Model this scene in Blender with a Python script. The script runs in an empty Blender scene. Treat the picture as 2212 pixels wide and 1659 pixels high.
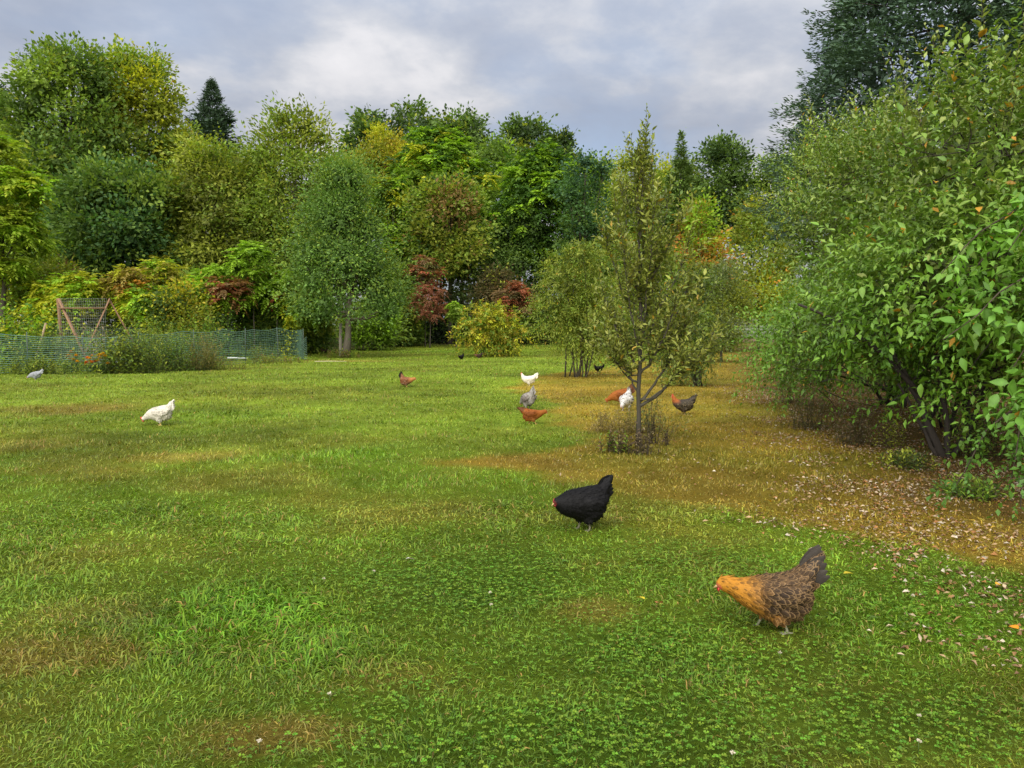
import bpy, math
import numpy as np
from mathutils import Vector, Matrix

scene = bpy.context.scene
COL = scene.collection
R = math.radians

# ------------------------------------------------------------------ camera
CAM_H = 1.5
PITCH = math.atan(109.5 / 1662.0)
cam_data = bpy.data.cameras.new("camera")
cam_data.sensor_fit = 'HORIZONTAL'
cam_data.sensor_width = 36.0
cam_data.lens = 36.0 * 1662.0 / 2212.0
cam_data.clip_start = 0.05
cam_data.clip_end = 2000.0
cam = bpy.data.objects.new("camera", cam_data)
cam.location = (0, 0, CAM_H)
cam.rotation_euler = (R(90) - PITCH, 0, 0)
COL.objects.link(cam)
scene.camera = cam

# ------------------------------------------------------------------ sky and sun
SUN_EL, SUN_AZ = 40.0, 198.0          # degrees; azimuth clockwise from +Y (behind the camera, a little to the left)
world = bpy.data.worlds.new("World")
scene.world = world
world.use_nodes = True
nt = world.node_tree
for n in list(nt.nodes):
    nt.nodes.remove(n)
def N(tree, kind, **kw):
    n = tree.nodes.new(kind)
    for k, v in kw.items():
        setattr(n, k, v)
    return n
out = N(nt, 'ShaderNodeOutputWorld')
bg = N(nt, 'ShaderNodeBackground')
nt.links.new(bg.outputs[0], out.inputs[0])
tc = N(nt, 'ShaderNodeTexCoord')
sep = N(nt, 'ShaderNodeSeparateXYZ')
nt.links.new(tc.outputs['Generated'], sep.inputs[0])
def M(op, a, b=None, c=None, clamp=False, tree=nt):
    n = tree.nodes.new('ShaderNodeMath'); n.operation = op; n.use_clamp = clamp
    for i, v in enumerate((a, b, c)):
        if v is None: continue
        if isinstance(v, (int, float)): n.inputs[i].default_value = v
        else: tree.links.new(v, n.inputs[i])
    return n.outputs[0]
zc = M('MAXIMUM', sep.outputs[2], 0.0)
den = M('ADD', zc, 0.30)
px_ = M('DIVIDE', sep.outputs[0], den)
py_ = M('DIVIDE', sep.outputs[1], den)
comb = N(nt, 'ShaderNodeCombineXYZ')
nt.links.new(px_, comb.inputs[0]); nt.links.new(py_, comb.inputs[1]); comb.inputs[2].default_value = 3.7
def noise(scale, detail, rough, dist=0.0, off=(0, 0, 0)):
    mp = N(nt, 'ShaderNodeMapping'); mp.inputs['Location'].default_value = off
    nt.links.new(comb.outputs[0], mp.inputs[0])
    n = N(nt, 'ShaderNodeTexNoise'); n.inputs['Scale'].default_value = scale
    n.inputs['Detail'].default_value = detail; n.inputs['Roughness'].default_value = rough
    n.inputs['Distortion'].default_value = dist
    nt.links.new(mp.outputs[0], n.inputs['Vector'])
    return n.outputs['Fac']
big = noise(1.45, 7.0, 0.54, 0.2, (1.3, 0.4, 0.0))
fine = noise(3.6, 7.0, 0.56, 0.2, (5.1, 2.0, 1.0))
mix = M('ADD', M('MULTIPLY', big, 0.64), M('MULTIPLY', fine, 0.36))
ramp = N(nt, 'ShaderNodeValToRGB')
nt.links.new(mix, ramp.inputs[0])
cr = ramp.color_ramp
cr.elements[0].position = 0.38; cr.elements[0].color = (0.104, 0.115, 0.142, 1)
cr.elements[1].position = 0.63; cr.elements[1].color = (0.243, 0.238, 0.243, 1)
e = cr.elements.new(0.455); e.color = (0.126, 0.137, 0.162, 1)
e = cr.elements.new(0.505); e.color = (0.160, 0.166, 0.182, 1)
e = cr.elements.new(0.55); e.color = (0.200, 0.200, 0.209, 1)
# overcast skies are brighter overhead than at the horizon
grad = M('ADD', M('MULTIPLY', zc, 1.15), 0.62)
cl = N(nt, 'ShaderNodeMixRGB'); cl.blend_type = 'MULTIPLY'; cl.inputs[0].default_value = 1.0
nt.links.new(ramp.outputs[0], cl.inputs[1]); nt.links.new(grad, cl.inputs[2])
sky = N(nt, 'ShaderNodeTexSky'); sky.sky_type = 'NISHITA'; sky.sun_disc = False
sky.sun_elevation = R(SUN_EL); sky.sun_rotation = R(SUN_AZ)
sk = N(nt, 'ShaderNodeMixRGB'); sk.blend_type = 'MULTIPLY'; sk.inputs[0].default_value = 1.0
nt.links.new(sky.outputs[0], sk.inputs[1]); sk.inputs[2].default_value = (0.05, 0.05, 0.05, 1)
gap = M('MULTIPLY', M('SUBTRACT', 0.47, big), 4.0, clamp=True)       # thin spots where blue sky shows through
mx = N(nt, 'ShaderNodeMixRGB')
nt.links.new(M('MULTIPLY', gap, 0.4), mx.inputs[0])
nt.links.new(cl.outputs[0], mx.inputs[1]); nt.links.new(sk.outputs[0], mx.inputs[2])
nt.links.new(mx.outputs[0], bg.inputs[0])
bg.inputs[1].default_value = 1.0

sun_data = bpy.data.lights.new("sun", 'SUN')
sun_data.energy = 1.5
sun_data.angle = R(80)
sun_data.color = (1.0, 0.95, 0.86)
sun = bpy.data.objects.new("sun", sun_data)
az = R(SUN_AZ)
sdir = Vector((math.sin(az) * math.cos(R(SUN_EL)), math.cos(az) * math.cos(R(SUN_EL)), math.sin(R(SUN_EL))))
sun.rotation_euler = sdir.to_track_quat('Z', 'Y').to_euler()
sun.location = sdir * 60
COL.objects.link(sun)

vs = scene.view_settings
vs.view_transform = 'Standard'; vs.look = 'None'; vs.gamma = 1.0; vs.use_curve_mapping = False
vs.exposure = 2.0
scene.render.engine = 'CYCLES'
cy = scene.cycles
cy.max_bounces = 6; cy.diffuse_bounces = 4; cy.glossy_bounces = 2; cy.transmission_bounces = 3
cy.transparent_max_bounces = 4
cy.use_denoising = True
cy.sample_clamp_indirect = 4.0

# ------------------------------------------------------------------ helpers: places
CP, SP = math.cos(PITCH), math.sin(PITCH)
def rise(y):
    y = np.asarray(y, float)
    q = np.clip(y - 38, 0, 80)
    return 0.00045 * q * q
def _h(ix, iy, s):
    n = (ix * 374761393 + iy * 668265263 + s * 982451653) & 0xFFFFFFFF
    n = ((n ^ (n >> 13)) * 1274126177) & 0xFFFFFFFF
    return ((n ^ (n >> 16)) & 0xFFFF) / 65535.0
def vn(x, y, sc, s=0):
    x = np.asarray(x, float) / sc + 1000.0; y = np.asarray(y, float) / sc + 1000.0
    ix = np.floor(x).astype(np.int64); iy = np.floor(y).astype(np.int64)
    fx = x - ix; fy = y - iy
    fx = fx * fx * (3 - 2 * fx); fy = fy * fy * (3 - 2 * fy)
    a = _h(ix, iy, s); b = _h(ix + 1, iy, s); c = _h(ix, iy + 1, s); d = _h(ix + 1, iy + 1, s)
    return (a * (1 - fx) + b * fx) * (1 - fy) + (c * (1 - fx) + d * fx) * fy
def fbm(x, y, sc, s=0):
    return 0.55 * vn(x, y, sc, s) + 0.3 * vn(x, y, sc / 2.1, s + 1) + 0.15 * vn(x, y, sc / 4.3, s + 2)
def gz(x, y):
    return rise(y) + (vn(x, y, 2.6, 5) - 0.5) * 0.07 + (vn(x, y, 0.7, 6) - 0.5) * 0.022
def gz1(x, y):
    return float(gz(np.array([x]), np.array([y]))[0])
def kfac(py):
    t = (829.5 - py) / 1662.0
    return (t * CP - SP) / (CP + t * SP)
def zat(py, y):
    return CAM_H + y * kfac(py)
def xat(px, y, z=1.5):
    return (px - 1106.0) / 1662.0 * (y * CP - (z - CAM_H) * SP)
def ground_at(px, py):
    k = kfac(py); y = -CAM_H / k
    for _ in range(30):
        y = 0.5 * y + 0.5 * (float(rise(y)) - CAM_H) / k
    return xat(px, y, 0.0), y

# ------------------------------------------------------------------ helpers: meshes
class MB:
    def __init__(s): s.V = []; s.F = []; s.T = []; s.n = 0
    def add(s, V, F, T):
        V = np.asarray(V, float).reshape(-1, 3); F = np.asarray(F, np.int64).reshape(-1, 3)
        T = np.asarray(T, float)
        if T.ndim == 1: T = np.tile(T, (len(V), 1))
        s.V.append(V); s.F.append(F + s.n); s.T.append(T); s.n += len(V)
        return s
    def arrays(s):
        return np.concatenate(s.V), np.concatenate(s.F), np.concatenate(s.T)
    def build(s, name, mat, parent=None, smooth=False, kind=None, origin=None):
        V, F, T = s.arrays()
        if origin is not None: V = V - np.asarray(origin)
        return link(name, mesh(name, V, F, T, smooth), mat, parent, kind)
def mesh(name, V, F, T=None, smooth=False):
    me = bpy.data.meshes.new(name)
    me.vertices.add(len(V)); me.vertices.foreach_set('co', np.ascontiguousarray(V, np.float32).ravel())
    me.loops.add(len(F) * 3); me.loops.foreach_set('vertex_index', np.ascontiguousarray(F, np.int32).ravel())
    me.polygons.add(len(F)); me.polygons.foreach_set('loop_start', np.arange(0, len(F) * 3, 3, dtype=np.int32))
    if smooth: me.polygons.foreach_set('use_smooth', np.ones(len(F), bool))
    me.update(calc_edges=True)
    if T is not None:
        at = me.attributes.new('tint', 'FLOAT_COLOR', 'POINT')
        c = np.ones((len(V), 4), np.float32); c[:, :3] = np.clip(T, 0.002, 0.95)
        at.data.foreach_set('color', c.ravel())
    return me
def link(name, me, mat, parent=None, kind=None):
    o = bpy.data.objects.new(name, me)
    if mat is not None and len(me.materials) == 0: me.materials.append(mat)
    COL.objects.link(o)
    if parent is not None: o.parent = parent
    if kind: o['kind'] = kind
    return o
def thing(name, label, cat, loc=(0, 0, 0), rotz=0.0, group=None):
    o = bpy.data.objects.new(name, None); COL.objects.link(o)
    o.empty_display_size = 0.2
    o.location = loc; o.rotation_euler = (0, 0, rotz)
    o['label'] = label; o['category'] = cat
    if group: o['group'] = group
    return o
def unit(a):
    a = np.asarray(a, float)
    return a / np.maximum(np.linalg.norm(a, axis=-1, keepdims=True), 1e-9)
def rdir(rng, n):
    return unit(rng.normal(size=(n, 3)))
UP = np.array([0, 0, 1.0])

def leafquads(mb, P, A, Nn, L, W, C, fold=0.12, tipw=0.45):
    n = len(P)
    if n == 0: return
    A = unit(A); S = np.cross(A, Nn); S = unit(S); Nn = np.cross(S, A)
    L = np.broadcast_to(np.asarray(L, float), (n,))[:, None]; W = np.broadcast_to(np.asarray(W, float), (n,))[:, None]
    V = np.empty((n, 4, 3))
    V[:, 0] = P
    V[:, 1] = P + A * L * tipw + S * W * .5 + Nn * W * fold
    V[:, 2] = P + A * L - Nn * L * 0.08
    V[:, 3] = P + A * L * tipw - S * W * .5 + Nn * W * fold
    i = (np.arange(n) * 4)[:, None, None]
    F = (np.array([[0, 2, 1], [0, 3, 2]])[None] + i).reshape(-1, 3)
    C = np.asarray(C, float)
    if C.ndim == 1: C = np.tile(C, (n, 1))
    mb.add(V.reshape(-1, 3), F, np.repeat(C, 4, axis=0))

def tube(mb, pts, rad, sides=6, tint=(.1, .08, .06), cap=True):
    pts = np.asarray(pts, float); m = len(pts)
    rad = np.broadcast_to(np.asarray(rad, float), (m,))
    T = unit(np.gradient(pts, axis=0))
    ref = np.array([0.31, 0.87, 0.12]) if abs(T[0][2]) > 0.6 else UP
    S = unit(np.cross(T, ref)); U = np.cross(S, T)
    a = np.linspace(0, 2 * np.pi, sides, endpoint=False)
    V = pts[:, None] + rad[:, None, None] * (np.cos(a)[None, :, None] * S[:, None] + np.sin(a)[None, :, None] * U[:, None])
    V = V.reshape(-1, 3)
    F = []
    for i in range(m - 1):
        for j in range(sides):
            k = (j + 1) % sides
            a0, b0, c0, d0 = i * sides + j, i * sides + k, (i + 1) * sides + k, (i + 1) * sides + j
            F += [(a0, b0, c0), (a0, c0, d0)]
    if cap:
        V = np.vstack([V, pts[0], pts[-1]]); c0 = m * sides
        for j in range(sides):
            k = (j + 1) % sides
            F += [(c0, k, j), (c0 + 1, (m - 1) * sides + j, (m - 1) * sides + k)]
    mb.add(V, F, tint)

def box(mb, c, size, tint, rot=None):
    s = np.array(size) / 2.0
    V = np.array([[x, y, z] for x in (-1, 1) for y in (-1, 1) for z in (-1, 1)], float) * s
    if rot is not None: V = V @ np.array(rot.to_3x3()).T
    V = V + np.array(c)
    F = [(0, 1, 3), (0, 3, 2), (4, 6, 7), (4, 7, 5), (0, 4, 5), (0, 5, 1), (2, 3, 7), (2, 7, 6), (0, 2, 6), (0, 6, 4), (1, 5, 7), (1, 7, 3)]
    mb.add(V, F, tint)

def bez(a, b, bend, n, rng=None, wob=0.0):
    a = np.array(a, float); b = np.array(b, float); t = np.linspace(0, 1, n)[:, None]
    p = a * (1 - t) + b * t + np.array(bend) * (4 * t * (1 - t))
    if rng is not None and wob: p[1:-1] += rng.normal(size=(n - 2, 3)) * wob
    return p

def fronds(mb, rng, O, D, Lf, m, Ll, W, C, arch=0.30, t0=0.15, both=True, droop=0.25, jit=0.12):
    """compound leaves: leaflets in pairs along an arching stalk; O, D, Lf, C per frond"""
    n = len(O); D = unit(D)
    side = unit(np.cross(D, UP) + 1e-6)
    Lf = np.broadcast_to(np.asarray(Lf, float), (n,))[:, None]
    C = np.asarray(C, float)
    for j in range(m):
        t = t0 + (1 - t0) * (j + 0.5) / m
        pos = O + D * Lf * t + UP * (Lf * arch * (t - 1.5 * t * t))
        env = 0.55 + 0.6 * math.sin(math.pi * min(1, 0.15 + t * 0.8))
        for sg in (-1, 1):
            A = side * sg * 0.85 + D * 0.55 - UP * droop + rng.normal(size=(n, 3)) * jit
            Nn = UP + rng.normal(size=(n, 3)) * 0.5 + D * 0.25
            leafquads(mb, pos, A, Nn, Ll * env * rng.uniform(.8, 1.15, n), W * env, C * rng.uniform(.82, 1.18, (n, 1)))
    # the end leaflet
    leafquads(mb, O + D * Lf + UP * (Lf * arch * -0.5), D - UP * 0.3, UP + rng.normal(size=(n, 3)) * .2, Ll, W, C)

def twigs(mb, rng, O, D, Lt, m, L, W, C, curve=0.2, accent=None, accent_p=0.0, stem_tint=None, stem_r=0.0, spread=0.9, collect=None, face_up=1.0):
    """leafy shoots: leaves set alternately along a curved shoot"""
    n = len(O); D = unit(D)
    Lt = np.broadcast_to(np.asarray(Lt, float), (n,))[:, None]
    side = unit(np.cross(D, rdir(rng, n)))
    b = np.cross(D, side); tw = rng.uniform(.68, 1.25, n)
    C = np.asarray(C, float)
    for j in range(m):
        t = 0.08 + 0.92 * (j + rng.uniform(-.2, .2)) / max(1, m - 1)
        pos = O + D * Lt * t - UP * (curve * Lt * t * t)
        ang = j * 2.4 + rng.uniform(-.5, .5, (n, 1))
        rad = side * np.cos(ang) + b * np.sin(ang)
        tang = unit(D - UP * (2 * curve * t))
        A = tang * (0.45 + 0.5 * t) + rad * spread - UP * 0.12
        Nn = UP * face_up + tang * 0.35 + rng.normal(size=(n, 3)) * 0.35
        c = C * rng.uniform(.78, 1.22, (n, 1))
        if accent is not None and accent_p > 0:
            k = rng.random(n) < accent_p
            c = np.where(k[:, None], np.array(accent) * rng.uniform(.7, 1.2, (n, 1)), c)
        l = L * tw * rng.uniform(.65, 1.15, n) * (1.0 - 0.25 * t)
        if collect is not None: collect.append((pos, unit(A), Nn, l, c))
        leafquads(mb, pos, A, Nn, l, W * l / L, c)
    if stem_r > 0:
        for i in range(n):
            tt = np.linspace(0, 1, 4)[:, None]
            p = O[i] + D[i] * Lt[i] * tt - UP * (curve * Lt[i] * tt * tt)
            tube(mb, p, np.linspace(stem_r, stem_r * .35, 4), 3, stem_tint, cap=False)

# ------------------------------------------------------------------ materials (procedural)
def principled(name):
    m = bpy.data.materials.new(name); m.use_nodes = True
    t = m.node_tree; b = t.nodes['Principled BSDF']
    return m, t, b
def mat_leaf(name, trans=0.28, rough=0.5, spec=0.35, warm=(1.15, 1.25, 0.55)):
    m, t, b = principled(name)
    a = N(t, 'ShaderNodeAttribute', attribute_name='tint')
    geo = N(t, 'ShaderNodeNewGeometry')
    nz = N(t, 'ShaderNodeTexNoise'); nz.inputs['Scale'].default_value = 14.0; nz.inputs['Detail'].default_value = 3.0
    t.links.new(geo.outputs['Position'], nz.inputs['Vector'])
    f = M('ADD', M('MULTIPLY', nz.outputs['Fac'], 0.7, tree=t), 0.65, tree=t)
    mu = N(t, 'ShaderNodeMixRGB'); mu.blend_type = 'MULTIPLY'; mu.inputs[0].default_value = 1.0
    t.links.new(a.outputs['Color'], mu.inputs[1]); t.links.new(f, mu.inputs[2])
    t.links.new(mu.outputs[0], b.inputs['Base Color'])
    b.inputs['Roughness'].default_value = rough
    b.inputs['Specular IOR Level'].default_value = spec
    tr = N(t, 'ShaderNodeBsdfTranslucent')
    mw = N(t, 'ShaderNodeMixRGB'); mw.blend_type = 'MULTIPLY'; mw.inputs[0].default_value = 1.0
    t.links.new(mu.outputs[0], mw.inputs[1]); mw.inputs[2].default_value = (*warm, 1)
    t.links.new(mw.outputs[0], tr.inputs[0])
    ms = N(t, 'ShaderNodeMixShader'); ms.inputs[0].default_value = trans
    t.links.new(b.outputs[0], ms.inputs[1]); t.links.new(tr.outputs[0], ms.inputs[2])
    t.links.new(ms.outputs[0], t.nodes['Material Output'].inputs[0])
    return m
def mat_tint(name, rough=0.8, spec=0.2, nscale=20.0, namp=0.5, bump=0.3, stretch=(1, 1, 1), sheen=0.0):
    m, t, b = principled(name)
    a = N(t, 'ShaderNodeAttribute', attribute_name='tint')
    tcn = N(t, 'ShaderNodeTexCoord'); mp = N(t, 'ShaderNodeMapping'); mp.inputs['Scale'].default_value = stretch
    t.links.new(tcn.outputs['Object'], mp.inputs[0])
    nz = N(t, 'ShaderNodeTexNoise'); nz.inputs['Scale'].default_value = nscale; nz.inputs['Detail'].default_value = 6.0
    nz.inputs['Roughness'].default_value = 0.65
    t.links.new(mp.outputs[0], nz.inputs['Vector'])
    f = M('ADD', M('MULTIPLY', nz.outputs['Fac'], namp * 2, tree=t), 1.0 - namp, tree=t)
    mu = N(t, 'ShaderNodeMixRGB'); mu.blend_type = 'MULTIPLY'; mu.inputs[0].default_value = 1.0
    t.links.new(a.outputs['Color'], mu.inputs[1]); t.links.new(f, mu.inputs[2])
    t.links.new(mu.outputs[0], b.inputs['Base Color'])
    b.inputs['Roughness'].default_value = rough; b.inputs['Specular IOR Level'].default_value = spec
    if sheen: b.inputs['Sheen Weight'].default_value = sheen
    if bump:
        bp = N(t, 'ShaderNodeBump'); bp.inputs['Strength'].default_value = bump; bp.inputs['Distance'].default_value = 0.02
        t.links.new(nz.outputs['Fac'], bp.inputs['Height']); t.links.new(bp.outputs[0], b.inputs['Normal'])
    return m
LEAF = mat_leaf('leaf', 0.36, 0.55, 0.2)
LEAF_GLOSSY = mat_leaf('glossy_leaf', 0.26, 0.45, 0.35)
NEEDLE = mat_leaf('needle', 0.08, 0.6, 0.3)
GRASS = mat_leaf('grass_blade', 0.30, 0.55, 0.3, (1.1, 1.15, 0.6))
DRY = mat_leaf('dry_leaf', 0.15, 0.7, 0.2, (1.1, 0.95, 0.7))
BARK = mat_tint('bark', 0.9, 0.1, 9.0, 0.45, 0.8, (1, 1, 0.25))
WOOD = mat_tint('weathered_wood', 0.85, 0.15, 12.0, 0.30, 0.5, (1, 1, 0.3))
PLUME = mat_tint('plumage', 0.6, 0.14, 60.0, 0.22, 0.25)
SOIL = mat_tint('soil_and_turf', 1.0, 0.05, 26.0, 0.45, 0.9)
PLASTIC = mat_tint('plastic', 0.45, 0.4, 8.0, 0.15, 0.0)
PAINT = mat_tint('painted_siding', 0.7, 0.25, 5.0, 0.15, 0.1, (1, 1, 4))

# ------------------------------------------------------------------ the lawn: colour of the turf by place (worn, dry and lush patches)
def sst(a, b, x):
    t = np.clip((x - a) / (b - a), 0, 1); return t * t * (3 - 2 * t)
BY = np.array([3.2, 4.0, 4.6, 5.4, 6.0, 6.5, 7.3, 8.2, 8.8, 9.2, 9.8, 10.3, 13, 17, 22, 27, 30, 46, 70, 110])
BX = np.array([5.0, 4.0, 3.1, 2.7, 2.1, 1.6, 0.6, -.3, -.9, -.5, .6, .95, 1.0, .6, .1, 1.0, 2.6, 9.0, 20., 34.])
def blob(x, y, cx, cy_, rx, ry, s):
    w = 0.55 * (fbm(x, y, 0.55 * max(rx, ry), s) - .5) * 2 + 0.25 * (fbm(x, y, .22, s + 9) - .5) * 2
    return 1 - sst(0.25, 1.3, np.hypot((x - cx) / rx, (y - cy_) / ry) + w * 0.6)
def masks(x, y):
    w1 = (fbm(x, y, 1.6, 21) - .5); w2 = (fbm(x, y, .4, 22) - .5)
    dry = sst(-0.35, 0.45, x - np.interp(y, BY, BX) + w1 * 1.5 + w2 * 0.9)
    dry *= 1 - 0.30 * sst(.48, .72, fbm(x, y, 2.2, 31))
    dry *= 1 - .5 * sst(40, 75, y)
    spots = np.zeros_like(x)
    for px, py, rx, ry, k in ((150, 882, 1.7, 1.3, .8), (400, 988, .8, .45, .75), (120, 1015, 1.0, .35, .35), (600, 1610, .36, .16, .95),
                              (90, 1425, .55, .24, .7), (1290, 1325, .24, .22, .7), (760, 780, 3.2, 1.4, .8), (1180, 1000, .9, .4, .5),
                              (20, 960, 1.3, .8, .4), (880, 1480, .35, .22, .35), (200, 1330, .5, .3, .3), (1330, 838, 2.5, 1.6, .7)):
        cx, cyy = ground_at(px, py)
        spots = np.maximum(spots, k * blob(x, y, cx, cyy, rx, ry, int(px) % 97))
    lush = np.zeros_like(x)
    for px, py, rx, ry, k in ((560, 1335, .62, .65, 1.0), (680, 1400, .35, .4, .7), (1470, 1400, .5, .25, .35), (1950, 1330, .5, .5, .5),
                              (1010, 760, 5.0, 3.0, .5), (760, 985, .8, .5, .5), (1300, 900, 1.0, 1.4, .4), (450, 900, 1.6, 1.4, .3)):
        cx, cyy = ground_at(px, py)
        lush = np.maximum(lush, k * blob(x, y, cx, cyy, rx, ry, int(px) % 89))
    clov = np.zeros_like(x)
    for px, py, rx, ry, k in ((1000, 1260, .95, .75, 1), (1450, 1420, 1.0, .55, .9), (1300, 1600, 1.2, .45, 1), (1800, 1560, .9, .45, 1),
                              (1500, 1230, .9, .6, .6), (900, 1550, .5, .35, .6), (2050, 1300, .7, .7, .5)):
        cx, cyy = ground_at(px, py)
        clov = np.maximum(clov, k * blob(x, y, cx, cyy, rx, ry, int(px) % 83))
    return dry, spots, lush, clov
C_GREEN = np.array([.138, .230, .016]); C_OLIVE = np.array([.190, .218, .024]); C_FAR = np.array([.170, .238, .022])
C_DRY = np.array([.298, .206, .028]); C_STRAW = np.array([.33, .225, .050]); C_LUSH = np.array([.130, .285, .012]); C_CLOV = np.array([.095, .205, .014])
def lerp(a, b, t): return a + (b - a) * t[:, None]
def lawn(x, y, mk=None):
    dry, spots, lush, clov = masks(x, y) if mk is None else mk
    c = np.tile(C_GREEN, (len(x), 1))
    c = lerp(c, C_OLIVE, sst(.35, .68, fbm(x, y, 1.3, 41)))
    c = lerp(c, C_FAR, sst(7, 16, y))
    c = lerp(c, C_OLIVE * .85, .6 * sst(.5, .75, fbm(x, y, 3.6, 43)))
    c = lerp(c, C_CLOV, clov * .7)
    c = lerp(c, C_LUSH, lush * .9)
    c = lerp(c, C_STRAW, spots * .62)
    c = lerp(c, C_DRY, dry * .86)
    c *= (0.66 + 0.62 * fbm(x, y, .5, 51))[:, None] * (0.70 + .55 * vn(x, y, 1.9, 52))[:, None]
    return c

# ground sheet: a fan of rows, dense near the camera, out to the horizon
ys = np.concatenate([np.linspace(-30, .5, 12), .5 + 1.5 * np.linspace(0, 1, 8)[1:], np.geomspace(2, 110, 200)[1:], np.geomspace(110, 900, 14)[1:]])
us = np.concatenate([-np.geomspace(1, 12, 16)[::-1], np.linspace(-1, 1, 180)[1:-1], np.geomspace(1, 12, 16)])
Yg, Ug = np.meshgrid(ys, us, indexing='ij')
Xg = Ug * np.maximum(0.9 * np.abs(Yg) + 1.2, 3.0)
xf, yf = Xg.ravel(), Yg.ravel()
zf = np.where(yf < 115, gz(xf, yf), rise(yf))
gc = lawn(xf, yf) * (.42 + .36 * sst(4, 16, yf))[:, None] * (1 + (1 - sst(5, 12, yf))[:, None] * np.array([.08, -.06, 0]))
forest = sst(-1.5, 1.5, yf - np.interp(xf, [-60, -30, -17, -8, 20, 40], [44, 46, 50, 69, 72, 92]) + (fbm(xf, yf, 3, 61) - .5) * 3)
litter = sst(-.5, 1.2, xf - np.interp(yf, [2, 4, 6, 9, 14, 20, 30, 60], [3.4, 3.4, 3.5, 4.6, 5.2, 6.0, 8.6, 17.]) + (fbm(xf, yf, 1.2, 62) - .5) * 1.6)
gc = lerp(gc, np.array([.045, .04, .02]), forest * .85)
gc = lerp(gc, np.array([.115, .072, .034]), litter * .75 * (yf > 1))
ny, nx = Yg.shape
idx = np.arange(ny * nx).reshape(ny, nx)
q = np.stack([idx[:-1, :-1], idx[:-1, 1:], idx[1:, 1:], idx[1:, :-1]], -1).reshape(-1, 4)
F = np.concatenate([q[:, [0, 1, 2]], q[:, [0, 2, 3]]])
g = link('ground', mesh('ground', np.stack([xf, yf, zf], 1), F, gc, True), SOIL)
g['kind'] = 'structure'

# grass blades: finer and denser near the camera, coarser with distance
def blades(mb, rng, n, ya, yb):
    q = rng.random(n); y = (ya ** .1 + q * (yb ** .1 - ya ** .1)) ** 10.0
    x = rng.uniform(-1, 1, n) * .6655 * y * 1.12
    mk = masks(x, y); dry, spots, lush, clov = mk
    keep = rng.random(n) > np.clip(.22 * spots + .10 * dry + .45 * clov, 0, .8)
    keep &= ~((y > 24) & (x < np.interp(y, [24, 28, 43, 44], [-40, -18.9, -11.6, -60])))
    keep &= rng.random(n) > .75 * sst(-.8, 1.0, x - np.interp(y, [2, 4, 6, 9, 14, 20, 30, 60], [3.4, 3.4, 3.5, 4.6, 5.2, 6.0, 8.6, 17.]))
    x, y = x[keep], y[keep]; dry, spots, lush, clov = [m[keep] for m in mk]; n = len(x)
    c = lawn(x, y, (dry, spots, lush, clov))
    k = rng.random(n)
    straw = k < (.035 + .18 * dry + .35 * spots + .08 * sst(.5, .7, fbm(x, y, 1.1, 73)))
    c = np.where(straw[:, None], np.array([.31, .245, .060]) * rng.uniform(.45, 1.1, (n, 1)), c * rng.uniform(.5, 1.6, (n, 1)))
    c[:, 0] *= rng.uniform(.8, 1.25, n)
    z = gz(x, y) - .004
    flow = vn(x, y, .33, 71) * 13.0
    az_ = np.where(rng.random(n) < .6, flow + rng.normal(size=n) * .6, rng.uniform(0, 2 * np.pi, n))
    el = np.clip(rng.normal(36, 20, n), 5, 85) * np.pi / 180
    tall = sst(.45, .75, fbm(x, y, .7, 72))
    ln = rng.uniform(.024, .056, n) * (y / 3.0) ** .22 * (.8 + .6 * lush + .55 * tall) * (1 - .2 * dry) * (1 - .3 * clov)
    w = .0043 * (y / 3.0) ** .92 * rng.uniform(.6, 1.35, n) * (1 + .5 * lush)
    D = np.stack([np.cos(az_) * np.cos(el), np.sin(az_) * np.cos(el), np.sin(el)], 1)
    S = np.stack([-np.sin(az_), np.cos(az_), rng.normal(size=n) * .4], 1) * w[:, None] * .5
    P = np.stack([x, y, z], 1); L = ln[:, None]
    nr = y < 6.8
    Pn, Dn, Sn, Ln, cn = P[nr], D[nr], S[nr], L[nr], c[nr]; m = len(Pn)
    Md = Pn + Dn * Ln * .6; Tp = Md + unit(Dn - UP * .9) * Ln * .55
    V = np.stack([Pn - Sn, Pn + Sn, Md + Sn * .8, Md - Sn * .8, Tp], 1).reshape(-1, 3)
    F = (np.array([[0, 1, 2], [0, 2, 3], [3, 2, 4]])[None] + (np.arange(m) * 5)[:, None, None]).reshape(-1, 3)
    mb.add(V, F, np.repeat(cn, 5, 0))
    f = ~nr; V = np.stack([P[f] - S[f], P[f] + S[f], P[f] + D[f] * L[f]], 1).reshape(-1, 3)
    mb.add(V, np.arange(len(V)).reshape(-1, 3), np.repeat(c[f], 3, 0))
rng = np.random.default_rng(3)
mb = MB()
blades(mb, rng, 430000, 2.0, 74.0)
o = mb.build('grass', GRASS)
o['label'] = 'short mown green and straw coloured lawn grass across the yard'; o['category'] = 'grass'; o['kind'] = 'stuff'

# clover
mb = MB(); n = 95000
y = np.sqrt(rng.uniform(2.0 ** 2, 8.0 ** 2, n)); x = rng.uniform(-1, 1, n) * .73 * y
clov = masks(x, y)[3]
k = rng.random(n) < clov * .75
x, y = x[k], y[k]; n = len(x)
P = np.stack([x, y, gz(x, y) + rng.uniform(.012, .04, n)], 1)
c = C_CLOV * rng.uniform(.75, 1.6, (n, 1)) * np.stack([rng.uniform(.8, 1.5, n), np.ones(n), np.ones(n)], 1)
a0 = rng.uniform(0, 6.28, n); sz = rng.uniform(.008, .0140, n)
tilt = rng.normal(size=(n, 3)) * .3 + UP
for j in range(3):
    a = a0 + j * 2.094
    A = np.stack([np.cos(a), np.sin(a), rng.uniform(-.1, .35, n)], 1)
    leafquads(mb, P, A, tilt, sz, sz * .95, c * rng.uniform(.85, 1.15, (n, 1)), .1, .62)
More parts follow.
